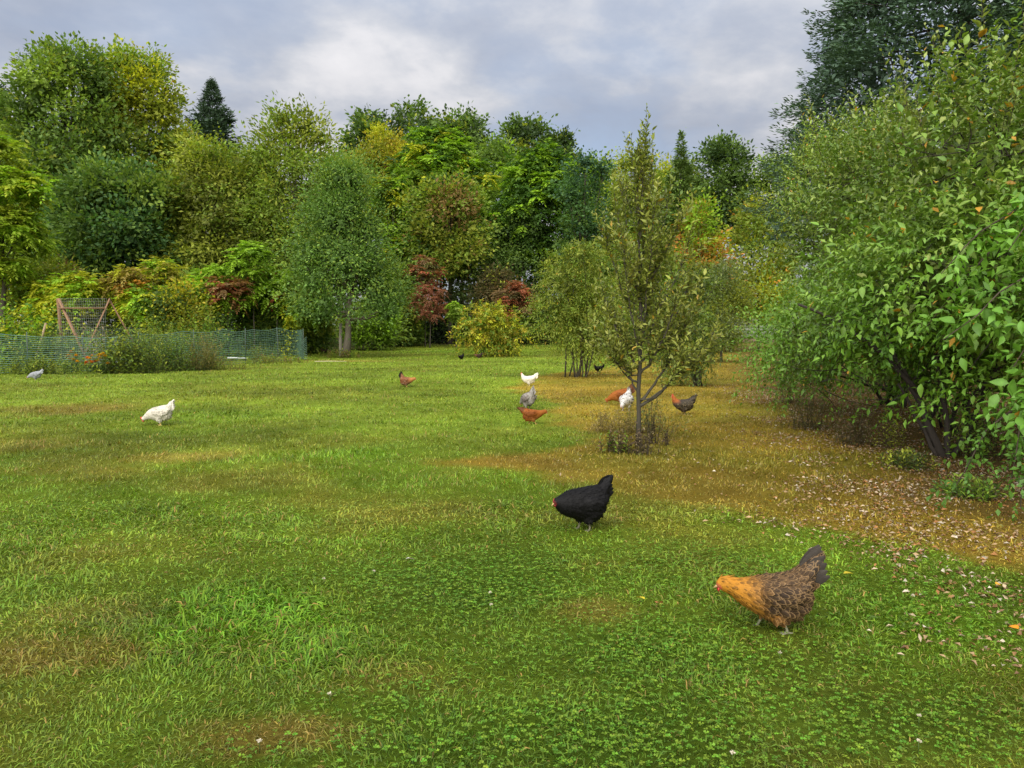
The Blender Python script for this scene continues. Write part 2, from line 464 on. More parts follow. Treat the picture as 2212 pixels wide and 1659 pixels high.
o = mb.build('clover', GRASS)
o['label'] = 'dark green clover growing through the lawn in front of the hens'; o['category'] = 'clover'; o['kind'] = 'stuff'
mb = MB(); n = 80
y = np.sqrt(rng.uniform(2.2 ** 2, 8.5 ** 2, n)); x = rng.uniform(-1, 1, n) * .66 * y
k = masks(x, y)[3] > .3
for xx, yy in zip(x[k], y[k]):
    zz = gz1(xx, yy)
    m_ = 14; dd = rdir(rng, m_); dd[:, 2] = np.abs(dd[:, 2])
    leafquads(mb, np.tile([xx, yy, zz + .045], (m_, 1)), dd, rdir(rng, m_), .012, .008, np.array([.62, .56, .47]))
    tube(mb, [(xx, yy, zz), (xx, yy, zz + .046)], .0015, 3, (.1, .16, .04))
o = mb.build('clover_blossoms', GRASS)
o['label'] = 'small white clover blossoms dotted over the lawn'; o['category'] = 'clover blossom'; o['kind'] = 'stuff'

# fallen leaves under the hedge
mb = MB()
n = 130000
y = np.sqrt(rng.uniform(3.3 ** 2, 24 ** 2, n)); x = rng.uniform(.05, .8, n) * y
lx = np.interp(y, [2, 4, 6, 9, 14, 20, 30], [2.9, 2.6, 2.5, 3.6, 4.6, 5.4, 8.])
p = sst(-.9, 1.0, x - lx + (fbm(x, y, .9, 81) - .5) * 2.0) * (.15 + .85 * sst(.36, .58, fbm(x, y, .8, 82)))
p = np.maximum(p, .02 * sst(-.5, .5, x - np.interp(y, BY, BX)))
p *= sst(26, 14, y)
k = rng.random(n) < p
x, y = x[k], y[k]; n = len(x)
P = np.stack([x, y, gz(x, y) + rng.uniform(.004, .028, n)], 1)
pal = np.array([[.56, .44, .30], [.48, .33, .18], [.34, .19, .08], [.64, .56, .44], [.42, .20, .07], [.22, .13, .07]])
c = pal[rng.choice(6, n, p=[.22, .24, .20, .10, .12, .12])] * rng.uniform(.7, 1.15, (n, 1))
A = rdir(rng, n); A[:, 2] *= .25
leafquads(mb, P, A, UP + rng.normal(size=(n, 3)) * .45, rng.uniform(.022, .052, n), rng.uniform(.011, .026, n), c * .78, .4)
o = mb.build('leaf_litter', DRY)
o['label'] = 'pale tan and orange fallen leaves littered under the big hedge'; o['category'] = 'leaf litter'; o['kind'] = 'stuff'

def leaf_mesh(name, L, W, tint, curl=.18, lob=0):
    """one leaf with a midrib fold, a curled tip and a stalk"""
    ts = np.array([0, .16, .36, .58, .8, 1.0]); ws = np.array([.03, .62, 1.0, .86, .48, .02])
    V = []; F = []; C = []
    for t, w in zip(ts, ws):
        zc_ = -curl * L * t * t
        for s_ in (-1, 0, 1):
            V.append((t * L, s_ * w * W / 2, zc_ + abs(s_) * w * W * .16))
            C.append(np.array(tint) * (1.12 if s_ == 0 else 1.0) * (1 - .1 * abs(math.sin(t * 9))))
    for i in range(5):
        for j in range(2):
            a, b, c_, d = i * 3 + j, i * 3 + j + 1, i * 3 + j + 4, i * 3 + j + 3
            F += [(a, b, c_), (a, c_, d)]
    return mesh(name, np.array(V), np.array(F), np.array(C), True)
fl = [('bright yellow fallen leaf lying on the brown grass above the golden hen', 1657, 1092, .62, (.62, .33, .02)),
      ('orange yellow fallen leaf among leaf litter at the picture edge', 2150, 1275, .3, (.65, .32, .03)),
      ('vivid orange fallen leaf on the grass at the very right picture edge', 2200, 1366, 1.8, (.68, .26, .02)),
      ('yellow green fallen leaf on the grass just behind the golden hen tail', 1822, 1250, .1, (.45, .36, .03)),
      ('small yellow leaf in the clover left of the golden hen', 1812 - 420, 1312, 2.2, (.55, .45, .03)),
      ('small rusty orange leaf in the clover left of the golden hen', 1418, 1320, .9, (.45, .17, .07)),
      ('white curled fallen leaf on the grass in front of the leaf litter', 1995, 1362, .5, (.66, .62, .50)),
      ('pale leaf lying in the grass behind the golden hen legs', 1768, 1279, 2.5, (.66, .62, .52)),
      ('white leaf lying in the clover patch left of the black hen', 877, 1214, .4, (.70, .68, .60))]
for i, (lb, px, py, ang, tint) in enumerate(fl):
    x, y = ground_at(px, py)
    o = link('fallen_leaf', leaf_mesh('fallen_leaf', .062, .04, tint, .25), DRY)
    o.location = (x, y, gz1(x, y) + .034); o.rotation_euler = (.25 * math.sin(i * 2.1), .2 * math.cos(i), ang)
    o['label'] = lb; o['category'] = 'leaf'; o['group'] = 'bright leaves dropped on the lawn'

# ------------------------------------------------------------------ trees and shrubs
BARKC = np.array([.085, .072, .058])
def PROF(shape, u):
    if shape == 'round': return math.sin(math.pi * min(.97, .12 + .86 * u)) ** .7
    if shape == 'oval': return math.sin(math.pi * (.10 + .88 * u)) ** .55
    if shape == 'cone': return max(.12, (1 - u) ** .55) * (.75 + .25 * min(1.0, u * 5))
    if shape == 'vase': return .45 + .6 * math.sin(math.pi * (.1 + .7 * u))
    return .85
def crown_lobes(rng, Rw, Rd, zb, zt, nl, shape):
    """centres and radii of the boughs' leaf masses inside the crown's outline"""
    Hh = zt - zb; out = []
    for i in range(nl):
        u = (i + rng.uniform(.2, .8)) / nl
        if shape == 'round': prof = math.sin(math.pi * min(.97, .12 + .86 * u)) ** .7
        elif shape == 'oval': prof = math.sin(math.pi * (.10 + .88 * u)) ** .55
        elif shape == 'cone': prof = max(.12, (1 - u) ** .55)
        elif shape == 'vase': prof = .45 + .6 * math.sin(math.pi * (.1 + .7 * u))
        else: prof = 1.0
        a = i * 2.4 + rng.uniform(-.5, .5)
        rl = Rw * rng.uniform(.26, .50) * (0.72 + .28 * prof) * (.8 if u > .85 else 1)
        rr = max(0.0, prof - rl / Rw * .8) * rng.uniform(.75, 1.05)
        z = zb + Hh * u
        z = min(max(z + rng.uniform(-.12, .12) * Hh, zb + rl * .55), zt - rl * .75)
        out.append((math.cos(a) * rr * Rw, math.sin(a) * rr * Rd, z, rl))
    return np.array(out)
def inner_leaves(rng, mb, lobes, per, cols, size=.5, squash=.85):
    """the denser leaves inside each leaf mass, which close it against the light behind"""
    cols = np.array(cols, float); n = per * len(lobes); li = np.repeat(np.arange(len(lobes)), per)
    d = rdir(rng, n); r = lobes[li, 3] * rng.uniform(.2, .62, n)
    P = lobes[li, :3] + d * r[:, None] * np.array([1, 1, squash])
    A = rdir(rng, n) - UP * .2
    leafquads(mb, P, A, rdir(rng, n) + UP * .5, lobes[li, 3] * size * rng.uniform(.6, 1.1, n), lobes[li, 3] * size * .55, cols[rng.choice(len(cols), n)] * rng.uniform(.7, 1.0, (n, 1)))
def crown(rng, mb, lobes, nclump, m, rc, L, W, cols, wts, gap=.0, back=.55, up=.9, squash=.8, lobe_var=.22, hang=.25, spike=0.0, env=None, envf=.55):
    cols = np.array(cols, float)
    w = lobes[:, 3] ** 2; w = w / w.sum()
    li = rng.choice(len(lobes), nclump, p=w)
    d = rdir(rng, nclump)
    d[:, 2] = np.where(d[:, 2] < -.35, -d[:, 2] * .6, d[:, 2])
    rr = rng.uniform(.70, 1.06, nclump) * (1 + spike * 1.3 * (rng.random(nclump) < .16) * rng.random(nclump))
    Cc = lobes[li, :3] + d * (lobes[li, 3] * rr)[:, None] * np.array([1, 1, squash])
    inside = np.zeros(nclump, bool)
    for k in range(len(lobes)):
        q = (Cc - lobes[k, :3]) / np.array([1, 1, squash])
        inside |= (np.linalg.norm(q, axis=1) < lobes[k, 3] * .62) & (li != k)
    keep = ~inside
    keep &= (d[:, 1] < .25) | (rng.random(nclump) < back)
    Cc, d, li = Cc[keep], d[keep], li[keep]
    if env is not None:
        Rw, Rd, zb, zt, shape = env; ne = int(nclump * envf)
        u = rng.uniform(.02, .97, ne); a = np.where(rng.random(ne) < .72, rng.uniform(math.pi * 1.02, math.pi * 1.98, ne), rng.uniform(0, 6.283, ne))
        pr = np.array([PROF(shape, q) for q in u]); sd_ = 7 + int(Rw * 10) + ne
        wob = .38 + .42 * vn(a * Rw, u * (zt - zb), max(.9, Rw * .40), sd_) + .34 * vn(a * Rw, u * (zt - zb), max(.5, Rw * .17), sd_ + 1)
        rr_ = pr * wob * rng.uniform(.80, 1.06, ne)
        E = np.stack([np.cos(a) * rr_ * Rw, np.sin(a) * rr_ * Rd, zb + (zt - zb) * u], 1)
        de = unit(np.stack([np.cos(a), np.sin(a), (u - .4) * 1.6], 1))
        Cc = np.concatenate([Cc, E]); d = np.concatenate([d, de])
        li = np.concatenate([li, np.argmin(np.linalg.norm(E[:, None] - lobes[None, :, :3], axis=2), axis=1)])
    nc = len(Cc)
    lv = rng.uniform(1 - lobe_var, 1 + lobe_var, len(lobes)); lp = rng.choice(len(cols), len(lobes), p=np.array(wts) / np.sum(wts))
    pick = np.where(rng.random(nc) < .6, lp[li], rng.choice(len(cols), nc, p=np.array(wts) / np.sum(wts)))
    cc = cols[pick] * lv[li][:, None] * rng.uniform(.78, 1.25, (nc, 1))
    P = np.repeat(Cc, m, 0); D = np.repeat(d, m, 0); cl = np.repeat(cc, m, 0); n = len(P)
    ax = unit(D * .8 + UP * .35 + np.repeat(rng.normal(size=(nc, 3)) * .45, m, 0))
    off = rng.normal(size=(n, 3)) * rc * np.array([.62, .62, .42]) + ax * (rng.normal(size=(n, 1)) * rc * 1.25)
    A = ax * .7 + unit(off) * .6 + D * .3 - UP * hang + rng.normal(size=(n, 3)) * .35
    Nn = UP * up * .8 + D * .95 + rng.normal(size=(n, 3)) * .45
    leafquads(mb, P + off, A, Nn, L * rng.uniform(.6, 1.25, n), W * rng.uniform(.6, 1.25, n), cl * rng.uniform(.80, 1.22, (n, 1)))
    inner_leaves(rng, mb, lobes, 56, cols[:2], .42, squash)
    return Cc
def limbs(rng, mb, lobes, zf, tr, tint, top, n_sub=0, Cc=None):
    pts = bez((0, 0, -.15), (lobes[:, 0].mean() * .3, 0, top), (rng.uniform(-.2, .2) * tr * 6, 0, 0), 8, rng, tr * .25)
    rad = tr * np.linspace(1, .22, 8); rad[0] *= 1.45
    tube(mb, pts, rad, 9, tint)
    for l in lobes:
        zs = zf + (l[2] - zf) * rng.uniform(.15, .6); zs = max(zf * .75, min(zs, top * .92))
        f = np.clip(zs / top, 0, 1)
        s = np.array([np.interp(zs, pts[:, 2], pts[:, 0]), np.interp(zs, pts[:, 2], pts[:, 1]), zs])
        r0 = tr * (1 - .7 * f) * .5
        p = bez(s, l[:3], (0, 0, -.06 * np.linalg.norm(l[:3] - s)), 5, rng, r0 * .3)
        tube(mb, p, np.linspace(r0, r0 * .3, 5), 5, tint)
        if Cc is not None and n_sub:
            dd = np.linalg.norm(Cc - l[:3], axis=1)
            for j in rng.choice(np.argsort(dd)[:max(n_sub * 4, 4)], n_sub, replace=False):
                tube(mb, bez(p[3], Cc[j], (0, 0, 0), 3), [r0 * .35, r0 * .2, r0 * .08], 3, tint, cap=False)
def tree(label, px, Y, top, hw, bot, cols, wts, seed, name='tree', cat='tree', shape='oval', nl=12, nc=900, m=14, L=.3, W=.18, rc=.45,
         tr=.28, depth=1.0, group=None, mat=None, spike=.15, hang=.25, n_sub=2, base_py=None, lobe_var=.22, back=.5, trunk_tint=None, squash=.85, envf=.55):
    rng = np.random.default_rng(seed)
    X = xat(px, Y, 3.0); gz0 = float(rise(Y)) - .02
    zt = zat(top, Y) - gz0 - rc * 1.3; zb = max(.3, zat(bot, Y) - gz0); Rw = hw / 1662.0 * Y
    o = thing(name, label, cat, (X, Y, gz0), group=group)
    lob = crown_lobes(rng, Rw, Rw * depth, zb, zt, nl, shape)
    mb = MB(); Cc = crown(rng, mb, lob, nc, m, rc, L, W, cols, wts, envf=envf, spike=spike, hang=hang, lobe_var=lobe_var * .6, back=back, squash=squash, env=(Rw, Rw * depth, zb, zt, shape))
    mt = MB(); limbs(rng, mt, lob, zb, tr, BARKC if trunk_tint is None else np.array(trunk_tint), zt * .86, n_sub, Cc)
    mt.build('trunk', BARK, o, True)
    mb.build('crown', mat or LEAF, o, kind='stuff')
    return o
def frond_tree(label, px, Y, top, hw, bot, cols, wts, seed, name='tree', cat='tree', nros=170, kf=9, Lf=.75, mm=6, Ll=.26, W=.11,
               nl=12, tr=.2, depth=1.0, shape='round', group=None, arch=.5, flop=.9, up_bias=.05, stems=1):
    """sumac and ailanthus habit: rosettes of long compound leaves at the ends of bare boughs"""
    rng = np.random.default_rng(seed)
    X = xat(px, Y, 3.0); gz0 = float(rise(Y)) - .02
    zt = zat(top, Y) - gz0 - Lf * .6; zb = max(.3, zat(bot, Y) - gz0); Rw = hw / 1662.0 * Y
    o = thing(name, label, cat, (X, Y, gz0), group=group)
    lob = crown_lobes(rng, Rw, Rw * depth, zb, zt, nl, shape)
    cols = np.array(cols, float); w = lob[:, 3] ** 2; w /= w.sum()
    li = rng.choice(len(lob), nros, p=w); d = rdir(rng, nros); d[:, 2] = np.where(d[:, 2] < -.3, -d[:, 2], d[:, 2]) + up_bias; d = unit(d)
    back = (d[:, 1] > .3) & (rng.random(nros) < .5)
    li, d = li[~back], d[~back]; nr = len(li)
    Cc = lob[li, :3] + d * (lob[li, 3] * rng.uniform(.75, 1.05, nr))[:, None]
    pick = rng.choice(len(cols), nr, p=np.array(wts) / np.sum(wts))
    cc = cols[pick] * rng.uniform(.75, 1.25, (nr, 1)) * rng.uniform(.85, 1.15, len(lob))[li][:, None]
    ne = int(nros * .6); u_ = rng.uniform(.02, .97, ne); a_ = rng.uniform(math.pi, 2 * math.pi, ne); pr = np.array([PROF(shape, q) for q in u_]) * rng.uniform(.62, .95, ne)
    E = np.stack([np.cos(a_) * pr * Rw, np.sin(a_) * pr * Rw * depth, zb + (zt - zb) * u_], 1); Cc = np.concatenate([Cc, E]); nr = len(Cc)
    cc = np.concatenate([cc, cols[rng.choice(len(cols), ne, p=np.array(wts) / np.sum(wts))] * rng.uniform(.75, 1.2, (ne, 1))])
    O = np.repeat(Cc, kf, 0); n = len(O)
    az_ = np.tile(np.arange(kf) * 2 * np.pi / kf * 1.0, nr) + np.repeat(rng.uniform(0, 6.3, nr), kf) + rng.normal(size=n) * .2
    el = rng.uniform(-flop, .75, n)
    D = np.stack([np.cos(az_) * np.cos(el), np.sin(az_) * np.cos(el), np.sin(el)], 1)
    mb = MB(); fronds(mb, rng, O, D, Lf * rng.uniform(.7, 1.2, n), mm, Ll, W, np.repeat(cc, kf, 0) * rng.uniform(.85, 1.15, (n, 1)), arch)
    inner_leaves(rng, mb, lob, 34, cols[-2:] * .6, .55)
    mt = MB(); limbs(rng, mt, lob, zb, tr, BARKC, zt * .8, 2, Cc)
    mt.build('trunk', BARK, o, True)
    mb.build('crown', LEAF, o, kind='stuff')
    return o
def conifer(label, px, Y, top, hw, bot, col, seed, name='spruce_tree', nb=420, mm=9, Ll=.42, W=.1, tr=.25, group=None, power=.85, base_rise=.25, dens_top=1.0, col2=None, min_r=.12):
    rng = np.random.default_rng(seed)
    X = xat(px, Y, 3.0); gz0 = float(rise(Y)) - .02
    zt = zat(top, Y) - gz0; zb = max(.2, zat(bot, Y) - gz0); Rw = hw / 1662.0 * Y
    o = thing(name, label, 'tree', (X, Y, gz0), group=group)
    u = rng.random(nb) ** 1.35
    # whorls
    u = np.clip(np.round(u * 26) / 26 + rng.normal(size=nb) * .012, 0, .995)
    z = zb + (zt - zb) * u; rad = np.maximum(min_r, Rw * (1 - u) ** power * rng.uniform(.78, 1.12, nb))
    a = rng.uniform(0, 2 * np.pi, nb)
    keep = (np.sin(a) < .35) | (rng.random(nb) < .5)
    z, rad, a, u = z[keep], rad[keep], a[keep], u[keep]; nb = len(z)
    el = -.12 + .75 * u + rng.normal(size=nb) * .12
    D = np.stack([np.cos(a) * np.cos(el), np.sin(a) * np.cos(el), np.sin(el)], 1)
    O = np.stack([np.zeros(nb), np.zeros(nb), z], 1)
    c = np.array(col) * rng.uniform(.7, 1.35, (nb, 1))
    if col2 is not None:
        k = rng.random(nb) < .4; c = np.where(k[:, None], np.array(col2) * rng.uniform(.75, 1.3, (nb, 1)), c)
    mb = MB(); side = unit(np.cross(D, UP))
    for j in range(mm):
        t = .28 + .72 * (j + .6) / mm
        pos0 = O + D * rad[:, None] * t + UP * (rad * base_rise * (t * t - .6 * t))[:, None]
        fs = np.clip(rad / (.35 * Rw), .4, 1.0)
        for s_ in (-1, -.5, 0, .5, 1):
            for rep in range(2):
                A = D * (.75 - .2 * abs(s_)) + side * s_ * 1.05 + UP * rng.uniform(-.35, .35, (nb, 1)) + rng.normal(size=(nb, 3)) * .18
                pos = pos0 + side * s_ * (rad * .2 * (1.25 - t))[:, None] + rng.normal(size=(nb, 3)) * Ll * .25
                leafquads(mb, pos, A, UP + rng.normal(size=(nb, 3)) * .5, Ll * fs * rng.uniform(.55, 1.15, nb) * (1.15 - .3 * t), W * fs * rng.uniform(.7, 1.2, nb), c * rng.uniform(.75, 1.3, (nb, 1)), .2)
    k = nb * 5; uu = rng.random(k) ** 1.3; aa = rng.uniform(0, 6.283, k); ri = Rw * (1 - uu) ** power * rng.uniform(.15, .78, k)
    Pi = np.stack([np.cos(aa) * ri, np.sin(aa) * ri, zb + (zt - zb) * uu], 1)
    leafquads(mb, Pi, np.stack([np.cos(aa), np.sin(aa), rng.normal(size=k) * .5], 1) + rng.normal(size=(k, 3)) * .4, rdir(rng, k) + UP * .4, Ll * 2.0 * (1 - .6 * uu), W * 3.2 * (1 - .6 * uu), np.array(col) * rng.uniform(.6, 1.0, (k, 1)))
    mt = MB(); tube(mt, bez((0, 0, -.15), (0, 0, zt - .15), (0, 0, 0), 9), tr * np.linspace(1, .06, 9), 8, BARKC)
    for i in range(0, nb, 2):
        tube(mt, [O[i], O[i] + D[i] * rad[i] * .5 + UP * rad[i] * base_rise * (-.05), O[i] + D[i] * rad[i] + UP * rad[i] * base_rise * .4], [tr * .16, tr * .09, .008], 3, BARKC * .9, cap=False)
    mt.build('trunk', BARK, o, True)
    mb.build('crown', NEEDLE, o, kind='stuff')
    return o

DK = (.110, .182, .036); MID = (.185, .270, .036); OLV = (.255, .290, .036); YG = (.370, .385, .022); BRT = (.230, .385, .024)
YEL = (.38, .31, .03); ORG = (.44, .21, .035); RED = (.30, .095, .045); BRN = (.21, .135, .060); BLU = (.075, .155, .046)
WOODS = 'trees of the wood behind the lawn'
# far left
conifer('dark tall pine cut by the left picture edge', -5, 76, 118, 120, 560, (.042, .080, .038), 101, 'pine_tree', nb=240, mm=7, Ll=.75, W=.2, group=WOODS)
tree('tall dark green oak with rounded top at left of the wood', 165, 68, 90, 160, 600, [MID, DK, OLV], [.5, .35, .15], 102, nl=34, nc=1800, m=12, L=.40, W=.26, tr=.4, group=WOODS, shape='oval')
tree('tall oak turning yellow and orange beside the dark rounded oak', 315, 72, 104, 122, 560, [OLV, YG, MID, YEL, ORG], [.42, .25, .25, .06, .02], 103, nl=28, nc=1450, m=12, L=.40, W=.26, tr=.36, group=WOODS, spike=.3)
tree('dark bluish green oak below the tall left oaks', 255, 60, 340, 150, 640, [DK, BLU, MID], [.5, .25, .25], 104, nl=22, nc=1150, m=12, L=.39, W=.25, tr=.35, group=WOODS)
frond_tree('yellow green feathery leaved tree at the left picture edge', 5, 47, 278, 112, 620, [(.26, .36, .028), BRT, (.32, .37, .03)], [.45, .3, .25], 105, nros=170, kf=8, Lf=.9, mm=6, Ll=.30, W=.13, nl=16, group=WOODS)
conifer('narrow dark spruce tip rising above the wood at left', 470, 100, 176, 112, 470, (.055, .095, .050), 106, nb=230, mm=7, Ll=.85, W=.2, group=WOODS)
tree('small far oak behind the narrow spruce tip', 410, 96, 255, 55, 480, [OLV, MID, YG], [.5, .3, .2], 107, nl=8, nc=420, m=12, L=.4, W=.25, group=WOODS)
tree('broad olive green willowy tree left of the wispy topped one', 475, 63, 300, 135, 640, [OLV, MID, (.12, .14, .025)], [.5, .3, .2], 108, nl=24, nc=1300, m=12, L=.37, W=.18, rc=.5, tr=.3, group=WOODS, hang=.5)
tree('olive green willowy tree with wispy shoots at its top', 640, 62, 232, 128, 640, [OLV, MID, (.11, .14, .022)], [.5, .3, .2], 109, nl=24, nc=1350, m=12, L=.37, W=.17, rc=.5, tr=.3, group=WOODS, hang=.3, spike=.5)
tree('yellowing tree top between the wispy tree and bright green trees', 835, 90, 268, 72, 520, [YEL, YG, OLV, ORG], [.35, .35, .22, .08], 110, nl=10, nc=620, m=12, L=.36, W=.22, group=WOODS)
for k, (lb, px, top, hw) in enumerate((('dark far oak crown at the left end of the ridge', 800, 238, 52), ('highest dark oak crown on the far ridge', 895, 220, 78),
        ('broad dark oak crown right of the highest ridge oak', 1000, 243, 78), ('dark ridge oak above the bright green trees', 1132, 252, 70),
        ('small dark oak at the right end of the far ridge', 1205, 286, 40))):
    tree(lb, px, 106, top, hw, 430, [DK, (.05, .085, .032), OLV], [.5, .35, .15], 120 + k, nl=15, nc=560, m=10, L=.56, W=.37, rc=.5, group='oaks on the far ridge', spike=.25, tr=.3)
frond_tree('bright green feathery tree, tallest in the middle of the wood', 955, 82, 268, 128, 560, [BRT, (.125, .215, .02), YG, (.06, .13, .02)], [.45, .25, .15, .15], 130, nros=250, kf=8, Lf=1.25, mm=5, Ll=.46, W=.2, nl=20, group=WOODS)
frond_tree('bright green feathery tree left of the ivy column', 1175, 80, 318, 125, 580, [BRT, (.08, .165, .02), (.06, .13, .02)], [.45, .3, .25], 131, nros=220, kf=8, Lf=1.2, mm=5, Ll=.46, W=.2, nl=18, group=WOODS)
frond_tree('smaller bright feathery tree between left tree and maple', 850, 76, 375, 80, 620, [BRT, YG, (.07, .14, .02)], [.4, .25, .35], 132, nros=120, kf=8, Lf=1.0, mm=6, Ll=.34, W=.14, nl=9, group=WOODS)
tree('dull green maple with reddish shoot tips in the wood', 972, 72, 372, 95, 600, [MID, OLV, (.05, .10, .022), (.20, .13, .04)], [.4, .33, .15, .12], 133, nl=18, nc=850, m=11, L=.36, W=.26, group=WOODS, shape='oval')
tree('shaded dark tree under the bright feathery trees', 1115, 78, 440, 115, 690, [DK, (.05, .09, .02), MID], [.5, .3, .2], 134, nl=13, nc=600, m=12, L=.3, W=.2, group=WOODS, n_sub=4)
tree('tall bluish green ivy clad column beside the young tree', 1258, 70, 338, 64, 720, [BLU, (.045, .10, .05), DK], [.5, .3, .2], 135, nl=16, nc=1000, m=10, L=.28, W=.24, rc=.35, group=WOODS, shape='col', depth=.9, lobe_var=.12, spike=.05)
tree('low round tree top behind the young tree', 1375, 86, 326, 88, 560, [MID, OLV, DK], [.4, .4, .2], 136, nl=11, nc=650, m=13, L=.32, W=.2, group=WOODS)
conifer('slim pale green cedar with pointed tip', 1466, 74, 284, 95, 600, (.115, .19, .035), 137, 'cedar_tree', nb=200, mm=6, Ll=.55, W=.14, group=WOODS, power=1.1)
tree('round dark oak right of the slim cedar', 1556, 92, 296, 84, 520, [DK, (.045, .085, .025), MID], [.5, .3, .2], 138, nl=17, nc=760, m=11, L=.46, W=.3, group=WOODS, shape='round')
tree('dark low tree between the round oak and the big spruce', 1665, 88, 330, 78, 560, [DK, MID], [.6, .4], 139, nl=10, nc=520, m=12, L=.36, W=.24, group=WOODS)
for k, (lb, px, Yk, top, hw, cs) in enumerate((('mid green tree filling the wood behind the wispy tree', 735, 84, 318, 75, [MID, OLV, DK]), ('green tree behind the two bright feathery trees', 1070, 94, 300, 85, [MID, DK, BRT]),
        ('low green tree behind the ivy column', 1290, 92, 335, 80, [MID, BRT, OLV]), ('green tree top behind the slim cedar', 1450, 94, 345, 80, [OLV, MID, YG]), ('green tree behind the dull maple', 905, 92, 300, 75, [MID, BRT, OLV]),
        ('dark tree filling the gap under the narrow spruce tip', 400, 84, 300, 85, [DK, MID, OLV]), ('tree low behind the tall yellowing oak', 560, 82, 330, 85, [MID, OLV, DK]))):
    tree(lb, px, Yk, top, hw, 600, cs, [.5, .3, .2], 141 + k, nl=13, nc=520, m=11, L=.5, W=.3, rc=.55, group=WOODS)
# middle layers and thicket
SH = 'shrubs of the thicket along the wood edge'
def shrub(label, px, Y, top, hw, bot, cols, wts, seed, **kw):
    d = dict(name='shrub', cat='shrub', nl=11, nc=420, m=10, L=.30, W=.17, rc=.35, tr=.07, group=SH, shape='round')
    d.update(kw); return tree(label, px, Y, top, hw, bot, cols, wts, seed, **d)
shrub('orange tinged shrub top right of the round oak', 1640, 58, 415, 85, 700, [OLV, YG, ORG, MID], [.42, .3, .06, .22], 150, nc=700)
shrub('yellow orange shrub showing right of the young tree', 1512, 54, 415, 62, 720, [OLV, YG, ORG, BRT], [.4, .25, .15, .2], 151, nc=620)
shrub('mid green shrub behind the young tree trunk', 1410, 60, 500, 95, 730, [MID, OLV, DK], [.4, .4, .2], 152, nc=700)
shrub('pale grey green shrub behind the young tree, by the path', 1560, 40, 560, 62, 745, [(.17, .21, .075), OLV, MID], [.5, .3, .2], 153, nc=800, L=.15, W=.07)
shrub('dark shrub behind the clump of stems', 1330, 66, 520, 90, 735, [DK, MID, OLV], [.4, .4, .2], 154, nc=600)
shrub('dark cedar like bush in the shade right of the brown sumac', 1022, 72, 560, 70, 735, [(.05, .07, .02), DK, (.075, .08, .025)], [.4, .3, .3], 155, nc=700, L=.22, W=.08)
shrub('brownish olive bush above the yellow shrub', 1075, 70, 572, 62, 720, [(.095, .085, .03), BRN, OLV], [.5, .2, .3], 156, nc=520)
shrub('dark green thicket bush left of the brown sumac', 855, 66, 560, 72, 745, [DK, MID, OLV], [.4, .4, .2], 157, nc=620)
shrub('deep shaded bush under the brown sumac', 940, 74, 640, 80, 745, [(.02, .035, .012), DK], [.6, .4], 158, nc=380)  # shade of the brush hollow is put into the near-black leaf colour
shrub('leafy green bush behind the trunk of the left tree', 800, 60, 640, 75, 752, [MID, DK, BRT], [.5, .3, .2], 159, nc=520, L=.26, W=.14)
shrub('dark bush between the fence end and the left tree', 665, 54, 620, 70, 760, [MID, DK, OLV], [.45, .35, .2], 160, nc=700)
shrub('dark green bush behind the green fence netting', 585, 52, 600, 72, 745, [MID, DK, OLV], [.4, .35, .25], 161, nc=620)
shrub('yellow leaved bush behind the wooden trellis', 395, 46, 612, 78, 740, [YG, YEL, OLV, (.06, .10, .02)], [.32, .22, .26, .2], 162, nc=620, L=.2, W=.15)
shrub('shaded bush in the thicket above the yellow leaved bush', 300, 56, 590, 110, 730, [MID, DK, OLV], [.4, .3, .3], 163, nc=620)
shrub('brown and green tangled bush behind the grape vine', 95, 52, 560, 110, 730, [OLV, MID, BRN, YG], [.35, .25, .2, .2], 164, nc=720)
shrub('dark filler bush under the tall left oak', 450, 58, 580, 90, 730, [DK, MID], [.6, .4], 165, nc=520)
shrub('low dark brush at the wood edge behind the yellow shrub', 1150, 73, 640, 85, 742, [DK, MID, BRN], [.5, .3, .2], 166, nc=520)
shrub('low brush at the wood edge left of the dark hollow', 860, 68, 690, 60, 748, [MID, DK], [.5, .5], 167, nc=360)
rng = np.random.default_rng(190); mb = MB(); n = 15000
ug = np.array([[-62, 60], [-30, 62], [-12, 74], [0, 80], [14, 82], [30, 90], [60, 96]], float)
t = rng.uniform(0, 6, n); xs_ = np.interp(t, np.arange(7), ug[:, 0]); ys_ = np.interp(t, np.arange(7), ug[:, 1]) + rng.uniform(0, 5, n)
hgt = 5.5 + 6.0 * vn(xs_, ys_ * 0, 3.5, 191) + 3 * vn(xs_, ys_ * 0, 1.3, 192)
P = np.stack([xs_, ys_, rise(ys_) + rng.random(n) ** .9 * hgt], 1)
c = np.array([DK, MID, OLV, (.03, .06, .018)])[rng.choice(4, n, p=[.4, .3, .15, .15])] * rng.uniform(.7, 1.2, (n, 1)) * (.7 + .6 * vn(xs_, P[:, 2], 2.0, 193))[:, None]
leafquads(mb, P, rdir(rng, n) - UP * .3, UP * .7 + rdir(rng, n) - np.array([0, .4, 0]), rng.uniform(.35, .8, n), rng.uniform(.22, .5, n), c)
o = mb.build('undergrowth', LEAF)
o['label'] = 'dense shaded undergrowth filling the wood behind its edge'; o['category'] = 'undergrowth'; o['kind'] = 'stuff'
SU = 'sumacs in the thicket'
def sumac(label, px, Y, top, hw, bot, cols, wts, seed, **kw):
    d = dict(name='sumac', cat='shrub', nros=26, kf=9, Lf=.8, mm=6, Ll=.26, W=.11, nl=8, tr=.05, group=SU)
    d.update(kw); return frond_tree(label, px, Y, top, hw, bot, cols, wts, seed, **d)
sumac('tallest bright green sumac in the thicket', 548, 49, 512, 54, 640, [BRT, (.13, .23, .02)], [.6, .4], 170, nros=24)
